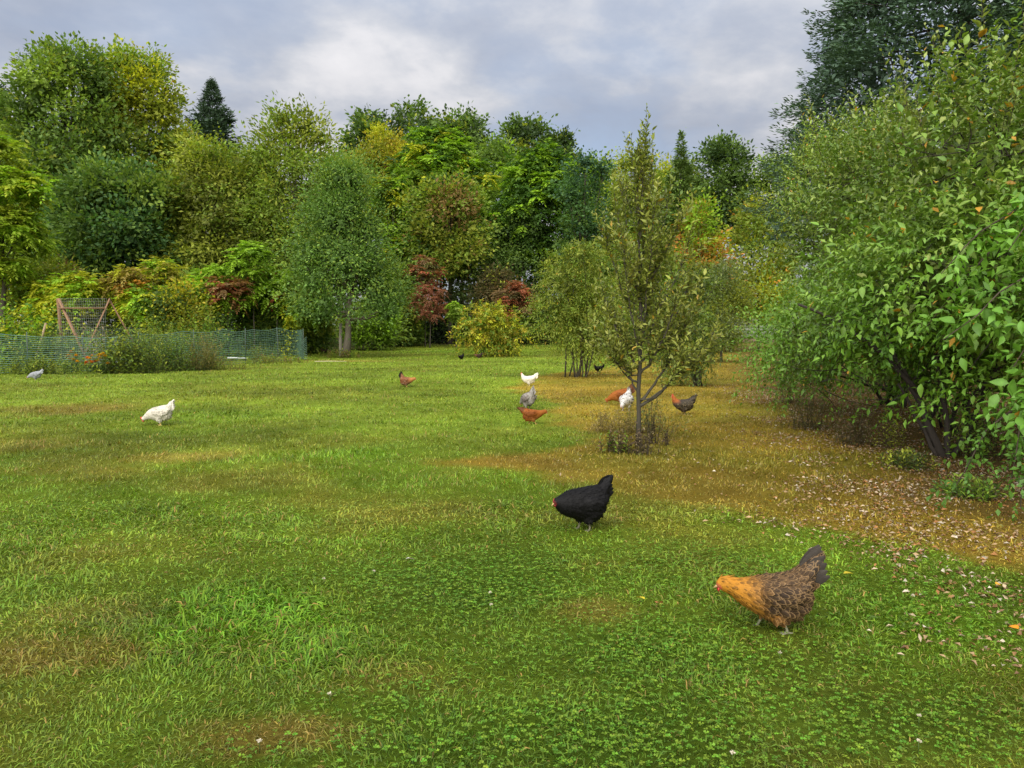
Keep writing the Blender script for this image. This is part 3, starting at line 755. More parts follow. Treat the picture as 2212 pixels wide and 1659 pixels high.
sumac('bright green sumac left of the tallest sumac', 455, 49, 565, 62, 660, [BRT, YG], [.7, .3], 171)
sumac('yellow green sumac with upright shoots', 352, 48, 548, 62, 650, [YG, BRT, (.24, .22, .03)], [.5, .3, .2], 172)
sumac('tan orange tinged sumac above the trellis', 282, 47, 572, 65, 660, [(.22, .17, .035), YG, ORG], [.5, .35, .15], 173)
sumac('bright sumac beside the grape vine', 175, 46, 580, 58, 660, [BRT, YG], [.5, .5], 174)
sumac('bright yellow green sumac left of the wooden frame', 112, 47, 590, 55, 690, [YG, BRT, (.30, .30, .03)], [.45, .35, .2], 181)
sumac('green sumac right of the wooden frame', 315, 46, 600, 50, 690, [BRT, YG, (.15, .26, .03)], [.4, .35, .25], 182)
sumac('light green sumac above the ferny vegetable plant', 410, 47, 595, 48, 690, [BRT, (.17, .30, .03), YG], [.5, .3, .2], 183)
sumac('light green sumac behind the netting end', 650, 50, 610, 48, 700, [BRT, MID, YG], [.4, .4, .2], 184)
sumac('rusty red and green sumac beside the tallest sumac', 492, 48, 578, 54, 670, [RED, BRN, BRT, (.22, .11, .04)], [.35, .2, .25, .2], 175)
sumac('green sumac with russet leaves beside the left tree', 600, 50, 575, 54, 670, [BRT, MID, RED], [.5, .3, .2], 176)
sumac('dead russet brown sumac hanging over the dark hollow', 928, 64, 600, 40, 690, [(.30, .115, .065), (.36, .16, .09), (.21, .08, .045)], [.5, .3, .2], 177, nros=30, flop=.9, up_bias=0, arch=.5, Lf=.8, Ll=.2, W=.05)
sumac('olive brown sumac above the dead russet one', 918, 66, 545, 42, 620, [BRN, (.12, .12, .03), RED], [.45, .35, .2], 178, Lf=.8)
sumac('reddish sumac left of the clump of stems', 1112, 66, 600, 42, 690, [RED, BRN, (.10, .09, .03)], [.4, .35, .25], 179, Lf=.8, flop=.6)
sumac('small green sumac sprig in the dark hollow', 985, 63, 640, 16, 690, [MID, BRT], [.6, .4], 180, nros=6, nl=3, Lf=.7)

# ------------------------------------------------------------------ the free standing trees on the lawn
x0, y0 = ground_at(745, 771)
lt = tree('broad based green tree with bare grey trunk at the lawn edge', 745, y0, 330, 145, 695, [(.115, .205, .040), (.090, .165, .036), MID, (.17, .25, .04)], [.42, .28, .2, .1], 200,
     name='lawn_tree', nl=34, nc=2300, m=12, L=.20, W=.11, rc=.46, tr=.22, spike=.6, envf=.22, squash=.75, trunk_tint=(.15, .13, .10), shape='cone', n_sub=3)
# wooden post beside its trunk
xp, yp = ground_at(742, 768)
o = thing('wooden_post', 'pale grey wooden post leaning by the trunk of the lawn tree', 'post', (xp - .12, yp - .25, gz1(xp, yp)))
mb = MB(); tube(mb, [(0, 0, -.1), (0, 0, .9), (.02, 0, 2.1)], [.11, .105, .1], 8, (.30, .27, .22)); mb.build('post', WOOD, o, True)
# tall blue spruce
def big_spruce(label, X, Y, H, Rw, seed, nbough, cols, power=.85, m=80, zlo=6.0, ang=(2.6, 5.6)):
    """boughs of short needle shoots, each bough drooping and turned up at its tip"""
    rng = np.random.default_rng(seed)
    o = thing('spruce_tree', label, 'tree', (X, Y, 0), group='spruces behind the hedge')
    mb = MB(); cols = np.array(cols)
    z = zlo + (H - zlo) * rng.random(nbough) ** 1.25; a = rng.uniform(ang[0], ang[1], nbough)
    far = rng.random(nbough) < .18; a = np.where(far, rng.uniform(0, 6.283, nbough), a)
    rad = Rw * (1 - z / H) ** power * (.80 + .30 * vn(a * 4, z, .9, seed)) * rng.uniform(.86, 1.06, nbough)
    out_ = np.stack([np.cos(a), np.sin(a), np.zeros(nbough)], 1); sd = np.stack([-np.sin(a), np.cos(a), np.zeros(nbough)], 1)
    bl = rng.uniform(.8, 1.5, nbough) * np.clip(rad / 2.5, .35, 1)
    c0 = cols[rng.choice(len(cols), nbough)] * rng.uniform(.75, 1.25, (nbough, 1))
    for j in range(m):
        t = rng.random(nbough); s_ = rng.normal(size=nbough) * .42 * (1.15 - t * .85) * bl
        rr = rad - bl * (1 - t)
        P = out_ * rr[:, None] + sd * s_[:, None] + UP * (z - .30 * bl * t * (1.2 - t) * 1.8 - .22 * np.abs(s_) + rng.normal(size=nbough) * .05)[:, None]
        A = out_ * .8 + sd * (np.sign(s_) * rng.uniform(.2, .9, nbough))[:, None] + UP * (rng.uniform(-.35, .2, nbough) + .5 * t ** 3)[:, None]
        leafquads(mb, P, A, UP + rng.normal(size=(nbough, 3)) * .5, rng.uniform(.11, .22, nbough), rng.uniform(.036, .062, nbough), c0 * rng.uniform(.7, 1.35, (nbough, 1)), .25)
    k = nbough * 26; uu = rng.random(k) ** 1.25; aa = rng.uniform(ang[0] - .25, ang[1] + .25, k); zz = zlo - 1.0 + (H - zlo + .8) * uu; ri = Rw * (1 - zz / H) ** power * rng.uniform(.45, .86, k)
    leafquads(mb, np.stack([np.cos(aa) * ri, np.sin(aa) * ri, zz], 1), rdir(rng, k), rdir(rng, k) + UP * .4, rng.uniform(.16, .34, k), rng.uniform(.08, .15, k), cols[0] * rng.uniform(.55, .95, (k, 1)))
    mt = MB(); tube(mt, bez((0, 0, -.15), (0, 0, H - .15), (0, 0, 0), 9), .3 * np.linspace(1, .06, 9), 8, BARKC)
    for q in range(0, nbough, 6):
        tube(mt, [(0, 0, z[q] + .2), out_[q] * rad[q] * .5 + UP * (z[q] + .05), out_[q] * (rad[q] - bl[q] * .3) + UP * (z[q] - .15)], [.05, .03, .01], 4, BARKC * .9, cap=False)
    mt.build('trunk', BARK, o, True); mb.build('crown', NEEDLE, o, kind='stuff')
big_spruce('tall blue green spruce behind the hedge, cut by the top edge', 14.6, 25.5, 24.0, 8.6, 201, 1150, [(.080, .140, .088), (.110, .182, .115), (.088, .150, .082)])
big_spruce('second darker spruce behind the hedge at the right edge', 14.2, 17.5, 20.0, 5.2, 202, 560, [(.062, .112, .056), (.075, .128, .064)], m=56, zlo=6.0)

def add_leaf_parts(o, col, n, mat, view, W_ratio, seed, tints=6):
    """the leaves that show largest, each a leaf of its own"""
    rng = np.random.default_rng(seed)
    P = np.concatenate([c[0] for c in col]); A = np.concatenate([c[1] for c in col]); Nn = np.concatenate([c[2] for c in col])
    L = np.concatenate([c[3] for c in col]); C = np.concatenate([c[4] for c in col])
    Wd = P + np.array(o.location)
    zc_ = Wd[:, 1] * CP - (Wd[:, 2] - CAM_H) * SP; yc = Wd[:, 1] * SP + (Wd[:, 2] - CAM_H) * CP
    u = 1106 + 1662 * Wd[:, 0] / zc_; v = 829.5 - 1662 * yc / zc_
    ok = (u > view[0]) & (u < view[2]) & (v > view[1]) & (v < view[3])
    score = np.where(ok, L / np.maximum(zc_, .5) * rng.uniform(.75, 1.1, len(L)), 0)
    # one nearest leaf in each patch of the outline first, so that they are not hidden behind each other
    cell = np.floor(u / 24).astype(int) * 1000 + np.floor(v / 24).astype(int)
    best = {}
    for i in np.argsort(zc_):
        if ok[i] and cell[i] not in best: best[cell[i]] = i
    ids = sorted(best.values(), key=lambda i: -score[i])[:n]
    meshes = {}
    for i in ids:
        A_ = A[i] / np.linalg.norm(A[i]); S_ = np.cross(Nn[i], A_); S_ /= np.linalg.norm(S_); U_ = np.cross(A_, S_)
        key = tuple(np.round(np.log(np.maximum(C[i], .004)) * 2.2).astype(int))
        if key not in meshes:
            meshes[key] = leaf_mesh('leaf', 1.0, W_ratio, C[i], .16); meshes[key].materials.append(mat)
        lo = bpy.data.objects.new('leaf', meshes[key]); COL.objects.link(lo); lo.parent = o
        M4 = Matrix(((A_[0], S_[0], U_[0], P[i][0]), (A_[1], S_[1], U_[1], P[i][1]), (A_[2], S_[2], U_[2], P[i][2]), (0, 0, 0, 1)))
        M4 = Matrix.Translation(Vector(U_) * .012) @ M4 @ Matrix.Scale(L[i] * 1.12, 4)
        lo.matrix_local = M4

# the hedge of tall shrubs on the right
def hedge_shrub(label, X, Y, rx, ry, zt, zb, ntw, seed, L=.085, W=.034, Lt=.6, m=13, parts=0, cols=None, stems=7, view=None, skirt=6, lobes_n=13):
    rng = np.random.default_rng(seed)
    gz0 = gz1(X, Y) - .02
    o = thing('hedge_shrub', label, 'shrub', (X, Y, gz0), group='hedge of tall shrubs along the path')
    lob = []
    for i in range(lobes_n):
        a = rng.uniform(0, 6.28); u = (i + .5) / lobes_n; z = zb + (zt - zb) * u
        prof = math.sin(math.pi * (.16 + .68 * u)) ** .6
        rl = rx * rng.uniform(.34, .48)
        lob.append((math.cos(a) * max(0, rx * prof - rl * .75), math.sin(a) * max(0, ry * prof - rl * .75), min(max(z, zb + rl * .7), zt - rl * .8), rl))
    for i in range(skirt):
        a = math.pi + (i + .5) / skirt * 1.9 - .35
        rl = rx * rng.uniform(.24, .34)
        lob.append((math.cos(a) * (rx * 1.02 - rl * .5), math.sin(a) * (ry * 1.02 - rl * .5), zb + rl * rng.uniform(.2, 1.3), rl))
    lobes_n = len(lob)
    lob = np.array(lob); w = lob[:, 3] ** 2; w /= w.sum()
    li = rng.choice(lobes_n, ntw, p=w); d = rdir(rng, ntw)
    d[:, 2] = np.where(d[:, 2] < -.5, -d[:, 2] * .5, d[:, 2])
    P = lob[li, :3] + d * (lob[li, 3] * rng.uniform(.55, 1.0, ntw))[:, None]
    keep = np.ones(ntw, bool)
    for k in range(lobes_n):
        keep &= ~((np.linalg.norm(P - lob[k, :3], axis=1) < lob[k, 3] * .5) & (li != k))
    keep &= (P[:, 0] + P[:, 1] < .9 * rx) | (rng.random(ntw) < .35)
    P, d, li = P[keep], d[keep], li[keep]; n = len(P)
    hrel = np.clip((P[:, 2] - zb) / (zt - zb), 0, 1)
    D = d * .9 + UP * (1.7 * hrel[:, None] ** 2 - .25) + rng.normal(size=(n, 3)) * .25
    cols = np.array(cols if cols is not None else [(.188, .275, .046), (.150, .245, .034), (.245, .325, .062), (.12, .21, .030)])
    lowg = np.array([.125, .280, .020])
    c = cols[rng.choice(len(cols), n)] * rng.uniform(.7, 1.25, (n, 1)) * rng.uniform(.8, 1.2, lobes_n)[li][:, None]
    c = c + (lowg - c) * (sst(.55, .12, hrel) * .8)[:, None]
    mb = MB(); col = []
    twigs(mb, rng, P, D, Lt * rng.uniform(.6, 1.25, n), m, L, W, c, curve=.32 - .1, accent=(.50, .27, .03), accent_p=.010, collect=col)
    # bare shoots standing out at the top
    top = np.nonzero((hrel > .62) & (d[:, 2] > .1))[0]; top = rng.choice(top, min(len(top), max(12, n // 18)), replace=False)
    pt = P[top]; Dt = UP + rng.normal(size=(len(pt), 3)) * .2 + d[top] * .5
    twigs(mb, rng, pt, Dt, rng.uniform(.45, 1.05, len(pt)), 13, L * 1.08, W, np.tile([.26, .31, .075], (len(pt), 1)) * rng.uniform(.8, 1.2, (len(pt), 1)), curve=.1, accent=(.5, .27, .03), accent_p=.03, spread=.8, collect=col, stem_tint=(.08, .06, .04), stem_r=.004)
    # thin twigs inside the crown
    mt = MB()
    for i in rng.choice(n, min(n, 260), replace=False):
        l = lob[li[i], :3]
        tube(mt, bez(l + rng.normal(size=3) * .15, P[i], rng.normal(size=3) * .08, 4), np.linspace(.009, .003, 4), 3, (.05, .042, .034), cap=False)
    mt.build('twigs', BARK, o, kind='stuff')
    for i in range(stems):
        l = lob[rng.integers(lobes_n)]
        b = np.array([rng.normal() * .22, rng.normal() * .22, -.05])
        ms = MB(); p = bez(b, l[:3] * np.array([1, 1, .95]), (l[0] * -.12, l[1] * -.12, .25), 9, rng, .03)
        tube(ms, p, np.linspace(.042, .012, 9) * rng.uniform(.6, 1.2), 6, (.060, .050, .042)); ms.build('stem', BARK, o, True)
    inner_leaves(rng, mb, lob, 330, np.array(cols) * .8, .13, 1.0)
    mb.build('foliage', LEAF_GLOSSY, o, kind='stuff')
    if parts: add_leaf_parts(o, col, parts, LEAF_GLOSSY, view or (1500, 0, 2212, 1200), W / L * 1.15, seed + 1)
    return o
hedge_shrub('nearest big leafy hedge shrub at the right picture edge', 6.55, 8.3, 2.55, 2.3, 4.45, 1.05, 4300, 300, L=.108, W=.045, Lt=.66, parts=300)
hedge_shrub('big hedge shrub with forked dark trunk, second from the right edge', 6.85, 11.8, 2.6, 2.3, 4.55, .75, 3900, 301, L=.105, W=.042, Lt=.66)
hedge_shrub('third hedge shrub from the right edge, beside the path', 7.8, 15.4, 2.6, 2.4, 5.3, .55, 3200, 302, L=.10, W=.04, Lt=.65)
hedge_shrub('fourth hedge shrub, paler, farther along the path', 9.7, 20.0, 2.7, 2.6, 5.2, .5, 2300, 303, skirt=3, L=.125, W=.05, Lt=.75, m=11)
hedge_shrub('farthest hedge shrub by the end of the path', 13.4, 27.5, 3.1, 3.0, 5.6, .6, 1500, 304, skirt=3, L=.16, W=.065, Lt=.9, m=10, stems=5)
hedge_shrub('hedge shrub mostly behind the nearest one', 8.9, 9.6, 2.2, 2.2, 4.6, 1.0, 700, 305, L=.09, W=.036)
# forked trunk seen in the hollow below the hedge
x0, y0 = ground_at(2042, 988)
o = thing('hedge_shrub', 'forked leaning dark trunk rising into the hedge shade', 'shrub', (x0, y0, gz1(x0, y0)), group='hedge of tall shrubs along the path')
rng = np.random.default_rng(31)
for a, b, bend, r in (((0, 0, -.05), (-.55, .5, 1.55), (-.02, 0, .1), .052), ((.02, 0, -.05), (-.25, .3, 1.9), (.12, 0, 0), .040), ((-.05, .05, -.05), (-.5, .2, .9), (.05, 0, -.05), .03),
                      ((-.2, .15, .75), (-1.5, .9, 1.9), (0, 0, .15), .035), ((.1, .1, -.05), (.9, .3, 2.0), (.1, 0, -.1), .04), ((.3, .1, .6), (1.0, -.4, 1.7), (0, 0, .1), .03)):
    ms = MB(); tube(ms, bez(a, b, bend, 9, rng, .015), np.linspace(r, r * .45, 9), 7, (.050, .042, .036)); ms.build('stem', BARK, o, True)
mb = MB(); n = 300
P = np.stack([rng.uniform(-1.5, 1.2, n), rng.uniform(-.2, 1.2, n), rng.uniform(1.5, 2.5, n)], 1)
twigs(mb, rng, P, rng.normal(size=(n, 3)) - UP * .2, rng.uniform(.3, .6, n), 12, .075, .03, np.tile([.075, .13, .025], (n, 1)), curve=.35)
for i in range(70):
    a = np.array([rng.uniform(-1.2, 1.2), rng.uniform(-.2, 1.0), rng.uniform(.6, 1.8)])
    tube(mb, bez(a, a + rng.normal(size=3) * np.array([.5, .3, .35]), rng.normal(size=3) * .06, 4), np.linspace(.008, .003, 4), 3, (.045, .038, .03), cap=False)
mb.build('foliage', LEAF_GLOSSY, o, kind='stuff')
# leafy boughs hanging out in front, and the creeper down to the ground
def bough(label, tips, seed, L=.115, W=.052, cols=((.12, .27, .028), (.10, .225, .026)), name='hanging_bough', cat='branch', nper=26, spread_r=.22, parts=0, Lt=.34):
    rng = np.random.default_rng(seed)
    base = np.array(tips[0][0]); o = thing(name, label, cat, tuple(base))
    mb = MB(); col = []
    for a, b in tips:
        a = np.array(a) - base; b = np.array(b) - base
        p = bez(a, b, (0, 0, .18), 8, rng, .02); mt = MB(); tube(mt, p, np.linspace(.012, .004, 8), 5, (.07, .055, .04)); mt.build('branch', BARK, o, True)
        t = rng.random(nper) ** .8; q = np.stack([np.interp(t, np.linspace(0, 1, 8), p[:, k]) for k in range(3)], 1)
        D = unit(b - a)[None] * .5 + rng.normal(size=(nper, 3)) * .55 - UP * .15
        c = np.array(cols)[rng.choice(len(cols), nper)] * rng.uniform(.8, 1.2, (nper, 1))
        twigs(mb, rng, q, D, Lt * rng.uniform(.5, 1.2, nper), 9, L, W, c, curve=.35, accent=(.5, .27, .03), accent_p=.012, collect=col)
    mb.build('foliage', LEAF_GLOSSY, o, kind='stuff')
    if parts: add_leaf_parts(o, col, parts, LEAF_GLOSSY, (1500, 0, 2212, 1300), W / L * 1.1, seed)
    return o
bough('bright green bough hanging lowest at the right edge of the hedge', [((5.4, 6.6, 2.5), (3.75, 5.75, 1.25)), ((5.4, 6.6, 2.6), (3.95, 5.6, 1.75)), ((5.4, 6.6, 2.4), (3.72, 5.6, 1.0)), ((5.4, 6.8, 2.3), (3.3, 5.9, 1.45))], 330, parts=60)
bough('leafy green bough arching out over the hollow under the hedge', [((5.6, 9.2, 2.6), (4.1, 8.4, 1.35)), ((5.6, 9.2, 2.5), (3.75, 8.6, 1.7)), ((5.5, 9.4, 2.4), (4.4, 8.0, 1.15))], 331, L=.11, W=.048)
bough('long bough drooping beside the path from the hedge', [((6.0, 12.0, 2.4), (4.3, 11.2, .95)), ((6.0, 12.5, 2.3), (4.5, 11.6, .7)), ((6.2, 14.0, 2.2), (4.75, 13.2, .8))], 332, L=.09, W=.036, cols=((.10, .18, .028), (.11, .20, .03)), nper=34)
bough('bright leafy bough reaching towards the path at mid height of the hedge', [((5.8, 10.6, 2.9), (4.1, 9.6, 1.9)), ((5.8, 10.8, 2.6), (4.2, 9.9, 1.35)), ((5.7, 10.2, 3.0), (4.3, 9.0, 2.2))], 334, L=.115, W=.05, cols=((.14, .30, .03), (.12, .25, .026)), nper=34)
bough('fresh green bough hanging in front of the nearest hedge shrub', [((5.3, 7.0, 3.0), (3.9, 6.1, 2.15)), ((5.3, 7.0, 2.9), (4.2, 5.9, 2.5)), ((5.2, 7.2, 2.8), (3.6, 6.5, 2.0)), ((5.2, 7.2, 2.8), (3.7, 6.9, 1.55))], 335, cols=((.14, .30, .028), (.12, .26, .026)), nper=32)
bough('lowest green sprays along the path side of the hedge', [((6.2, 13.0, 1.9), (4.9, 12.2, .55)), ((6.4, 14.5, 1.9), (5.0, 13.9, .6)), ((6.6, 16.0, 1.9), (5.3, 15.2, .6)), ((6.0, 11.0, 1.8), (4.6, 10.4, .6))], 336, L=.09, W=.036, cols=((.10, .17, .03), (.12, .19, .03)), nper=34)
bough('dark leafy creeper hanging to the ground at the right edge', [((4.5, 6.35, 1.55), (3.95, 6.05, .25)), ((4.5, 6.35, 1.4), (4.15, 6.0, .12)), ((4.4, 6.5, .9), (3.65, 6.3, .2)), ((4.4, 6.5, .8), (3.95, 5.9, .15))], 333, name='creeper', cat='vine', cols=((.085, .19, .025), (.10, .22, .025)), L=.075, W=.045, nper=22)

# young tree in the middle of the lawn
x0, y0 = ground_at(1378, 962)
o = thing('young_tree', 'slender young tree with upright leafy shoots in the brown grass', 'tree', (x0, y0, gz1(x0, y0)))
rng = np.random.default_rng(40)
zt = zat(292, y0); s_ = y0 / 1662.0
trunk = np.array([(0, 0, -.05), (.01, 0, .35), (0, .01, .75), (.02, 0, 1.15), (.03, .02, 1.6), (.0, .02, 2.2), (-.02, 0, 2.9), (-.05, 0, 3.5), (-.1, 0, zt - .35)])
mt = MB(); tube(mt, trunk, [.042, .031, .029, .026, .021, .016, .012, .008, .004], 9, (.062, .056, .042)); mt.build('trunk', BARK, o, True)
ends = []
def limb(z0, ex, ey, ez, r, bend=(0, 0, -.12)):
    st = np.array([np.interp(z0, trunk[:, 2], trunk[:, 0]), np.interp(z0, trunk[:, 2], trunk[:, 1]), z0])
    p = bez(st, (ex, ey, ez), bend, 10, rng, .012)
    m_ = MB(); tube(m_, p, np.linspace(r, r * .22, 10), 6, (.075, .068, .05)); m_.build('limb', BARK, o, True)
    ends.append(p)
for a in ((.62, .75, -.4, 1.15, .014), (.52, 1.15, -.2, 1.35, .026, (0, 0, -.06)), (.58, .85, .25, 1.6, .022), (.85, -.68, -.1, 1.45, .017), (.95, .55, -.45, 1.9, .02), (1.0, -.55, .4, 2.0, .017), (1.1, .95, .3, 2.2, .018),
          (1.15, -.35, -.5, 2.5, .016), (1.3, .38, .45, 2.75, .017), (1.35, .8, -.1, 2.7, .016), (1.5, -.55, .1, 2.8, .014), (1.55, .2, -.35, 3.15, .014), (1.75, .5, .2, 3.25, .014),
          (1.9, -.3, .2, 3.4, .012), (2.1, .62, -.25, 3.0, .012), (2.2, .2, .1, 3.65, .011), (2.4, .05, -.1, 3.95, .010), (.72, -.3, .6, 1.5, .015), (.95, -.6, -.4, 1.35, .012), (1.2, 1.0, -.2, 1.85, .014), (1.6, -.42, -.2, 3.05, .012)):
    a = (a[0], a[1] * .78, a[2] * .8) + tuple(a[3:])
    limb(*a)
mb = MB(); col = []; O = []; D = []
for p in ends:
    m_ = 36; t = rng.uniform(.15 if p[0][2] > .9 else .5, 1.0, m_); tt = np.linspace(0, 1, 10)
    q = np.stack([np.interp(t, tt, p[:, k]) for k in range(3)], 1); dd = unit(p[-1] - p[0])
    O.append(q); D.append(dd * .6 + rng.normal(size=(m_, 3)) * .42 + UP * .65)
    O.append(p[-1:]); D.append((dd + UP * .6)[None])
tq = rng.uniform(.75, 1, 26); O.append(np.stack([np.interp(tq, np.linspace(0, 1, 9), trunk[:, k]) for k in range(3)], 1)); D.append(rng.normal(size=(26, 3)) * .35 + UP)
O = np.concatenate(O); D = np.concatenate(D); n = len(O)
low = np.clip(1 - (O[:, 2] - .9) / 1.6, 0, 1)
c = np.array([(.235, .265, .046), (.275, .290, .058), (.185, .235, .040)])[rng.choice(3, n)] * rng.uniform(.8, 1.2, (n, 1))
twigs(mb, rng, O, D, rng.uniform(.25, .55, n), 12, .100, .040, c, curve=.03, accent=(.42, .27, .03), accent_p=.018, stem_tint=(.06, .05, .035), stem_r=.004, spread=.75, collect=col, face_up=.6)
for ex, ez in ((-.13, zt), (.03, zt - .12), (-.28, zt - .55), (.18, zt - .5), (.33, zt - .75)):
    st = np.array([[ex * .4, 0, zt - 1.0]]); dd = np.array([[ex * .6, 0, ez - (zt - 1.0)]]); 
    twigs(mb, rng, st, dd, np.linalg.norm(dd), 15, .10, .036, np.array([[.11, .135, .04]]), curve=0, stem_tint=(.06, .05, .035), stem_r=.006, spread=.7, collect=col, face_up=.5)
mb.build('foliage', LEAF_GLOSSY, o, kind='stuff')
add_leaf_parts(o, col, 150, LEAF_GLOSSY, (1240, 230, 1600, 900), .40, 41)

# clump of stems (multi stemmed shrub) and its neighbours
def stem_shrub(label, px, py, top, hw, cbot, ntw, seed, cols, L, W, Lt, nst, fan, r, name='stem_shrub', accent_p=.01, curve=.5, group=None, m=10, dx=0, fol='foliage'):
    rng = np.random.default_rng(seed)
    X, Y = ground_at(px, py); Rw = hw / 1662 * Y; g0 = gz1(X, Y)
    zt = zat(top, Y) - g0; zb = zat(cbot, Y) - g0
    o = thing(name, label, 'shrub', (X, Y, g0), group=group)
    lob = crown_lobes(rng, Rw, Rw * .9, zb, zt, 12, 'round'); lob[:, 0] += dx / 1662 * Y
    for i in range(nst):
        a = rng.uniform(0, 6.28); b = np.array([math.cos(a), math.sin(a) * .7, 0]) * rng.uniform(.05, fan)
        l = lob[i % 12]
        m_ = MB(); p = bez(b - UP * .05, np.array([l[0] * .75, l[1] * .75, l[2]]), (b[0] * .4, b[1] * .4, .15), 8, rng, .02)
        tube(m_, p, np.linspace(r, r * .3, 8) * rng.uniform(.7, 1.2), 6, (.075, .065, .045)); m_.build('stem', BARK, o, True)
    w = lob[:, 3] ** 2; w /= w.sum(); li = rng.choice(12, ntw, p=w); d = rdir(rng, ntw)
    P = lob[li, :3] + d * (lob[li, 3] * rng.uniform(.55, 1.02, ntw))[:, None] * np.array([1, 1, .9])
    hrel = np.clip((P[:, 2] - zb) / (zt - zb), 0, 1)
    D = d + UP * (1.3 * hrel[:, None] - .4)
    c = np.array(cols)[rng.choice(len(cols), ntw)] * rng.uniform(.78, 1.25, (ntw, 1)) * rng.uniform(.85, 1.15, 12)[li][:, None]
    mb = MB(); twigs(mb, rng, P, D, Lt * rng.uniform(.5, 1.2, ntw), m, L, W, c, curve=curve, accent=(.42, .24, .03), accent_p=accent_p)
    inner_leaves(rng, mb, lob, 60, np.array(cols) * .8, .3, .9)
    mb.build(fol, LEAF, o, kind='stuff')
    return o
stem_shrub('many stemmed olive green shrub with bare fanned stems', 1243, 816, 535, 108, 735, 1900, 50, [(.17, .215, .036), OLV, (.20, .235, .036), MID], .15, .052, .6, 14, .5, .028, dx=12)
stem_shrub('small dark green shrub on thin stems right of the young tree', 1508, 834, 575, 72, 800, 900, 51, [(.09, .14, .04), MID, (.14, .18, .06)], .14, .055, .5, 7, .12, .04, dx=-22)
stem_shrub('yellow green shrub with yellowing leaves near the black hens', 1062, 770, 662, 82, 764, 800, 52, [YG, (.12, .20, .02), OLV, YEL], .26, .12, .7, 9, .5, .03, accent_p=.05, m=9)
stem_shrub('pale shrub with thin stems by the shed', 1572, 760, 600, 42, 735, 600, 53, [(.19, .23, .08), OLV, MID], .2, .07, .7, 9, .6, .03)

# ------------------------------------------------------------------ shed at the end of the path
Y = 74.0; X = xat(1642, Y); g0 = float(rise(Y))
o = thing('shed', 'grey green shed wall with pink base seen at the path end', 'shed', (X, Y, g0))
mb = MB(); box(mb, (0, 2, .25), (6.0, 3.9, .5), (.30, .19, .16)); mb.build('base', PAINT, o)
for i in range(8):
    mb = MB(); box(mb, (0, 2, .5 + .15 + i * .302), (6.1, 4.0 + (.02 if i % 2 else 0), .298), (.20, .225, .165)); mb.build('siding_board', PAINT, o)
mb = MB()
V = np.array([(-3.3, -.3, 2.92), (3.3, -.3, 2.92), (3.3, 4.3, 2.92), (-3.3, 4.3, 2.92), (-3.3, 2, 4.1), (3.3, 2, 4.1)])
mb.add(V, [(0, 1, 5), (0, 5, 4), (2, 3, 4), (2, 4, 5), (0, 4, 3), (1, 2, 5), (0, 3, 2), (0, 2, 1)], (.12, .11, .10)); mb.build('roof', PAINT, o)
mb = MB(); box(mb, (0, -.06, .52), (6.2, .12, .06), (.10, .09, .08)); mb.build('sill_board', PAINT, o)

# ------------------------------------------------------------------ vegetable garden behind the green netting
FP = [ground_at(*p) for p in ((-190, 815), (-60, 811), (60, 807), (180, 803), (300, 800), (420, 793), (530, 786), (600, 781), (655, 777))]
FH = [1.4, 1.4, 1.42, 1.32, 1.45, 1.55, 1.65, 1.72, 1.66]
def netting(mb, pts, hs, seed, strands=19, tint=(.13, .24, .17), vert=.11):
    rng = np.random.default_rng(seed)
    pts = np.array(pts); d = np.r_[0, np.cumsum(np.linalg.norm(np.diff(pts, axis=0), axis=1))]
    s = np.arange(0, d[-1], .22); x = np.interp(s, d, pts[:, 0]); y = np.interp(s, d, pts[:, 1]); h = np.interp(s, d, hs)
    span = s / d[-1] * (len(pts) - 1); ph = span - np.floor(span)
    sag = -.10 * np.sin(math.pi * ph) + .05 * (vn(s, s * 0, .8, seed) - .5)
    g0 = gz(x, y) + .04
    def pt(u):
        z = g0 + (h + sag) * u + .035 * np.sin(s * 2.3 + u * 5) * (1 - u)
        off = .12 * (vn(s, u * 3 + s * 0, 1.1, seed + 1) - .5)
        return np.stack([x + off * .3, y + off, z], 1)
    def ribbon(P, w, t):
        m = len(P); V = np.concatenate([P + [0, 0, w], P - [0, 0, w], P + [0, .006, 0]])
        i = np.arange(m - 1)
        F = np.concatenate([np.stack([i, i + m, i + m + 1], 1), np.stack([i, i + m + 1, i + 1], 1), np.stack([i + m, i + 2 * m, i + 2 * m + 1], 1),
                            np.stack([i + m, i + 2 * m + 1, i + m + 1], 1), np.stack([i + 2 * m, i, i + 1], 1), np.stack([i + 2 * m, i + 1, i + 2 * m + 1], 1)])
        mb.add(V, F, t)
    for k in range(strands):
        u = (k + .02) / (strands - 1)
        ribbon(pt(u), .011 if k not in (0, strands - 1) else .016, np.array(tint) * rng.uniform(.8, 1.35))
    a, b, c = pt(0.0), pt(.5), pt(1.0)
    for i in range(len(s)):
        tube(mb, [a[i], b[i], c[i]], .0045, 3, np.array(tint) * .8, cap=False)
o = thing('garden_fence', 'sagging green plastic netting fence round the vegetable garden', 'fence', (FP[4][0], FP[4][1], gz1(*FP[4])))
org = np.array(o.location)
mb = MB(); netting(mb, FP, FH, 60); mb.build('netting', PLASTIC, o, kind='stuff', origin=org)
BP = [ground_at(655, 777), ground_at(640, 767), ground_at(560, 763), ground_at(420, 764), ground_at(280, 766), ground_at(100, 768)]
mb = MB(); netting(mb, BP, [1.66, 1.6, 1.7, 1.72, 1.75, 1.7], 61, 17); mb.build('netting', PLASTIC, o, kind='stuff', origin=org)
mb = MB(); tx, ty = FP[-1]; netting(mb, [(tx, ty), (tx + .35, ty + .1)], [1.0, 1.55], 62, 12); mb.build('loose_flap', PLASTIC, o, kind='stuff', origin=org)
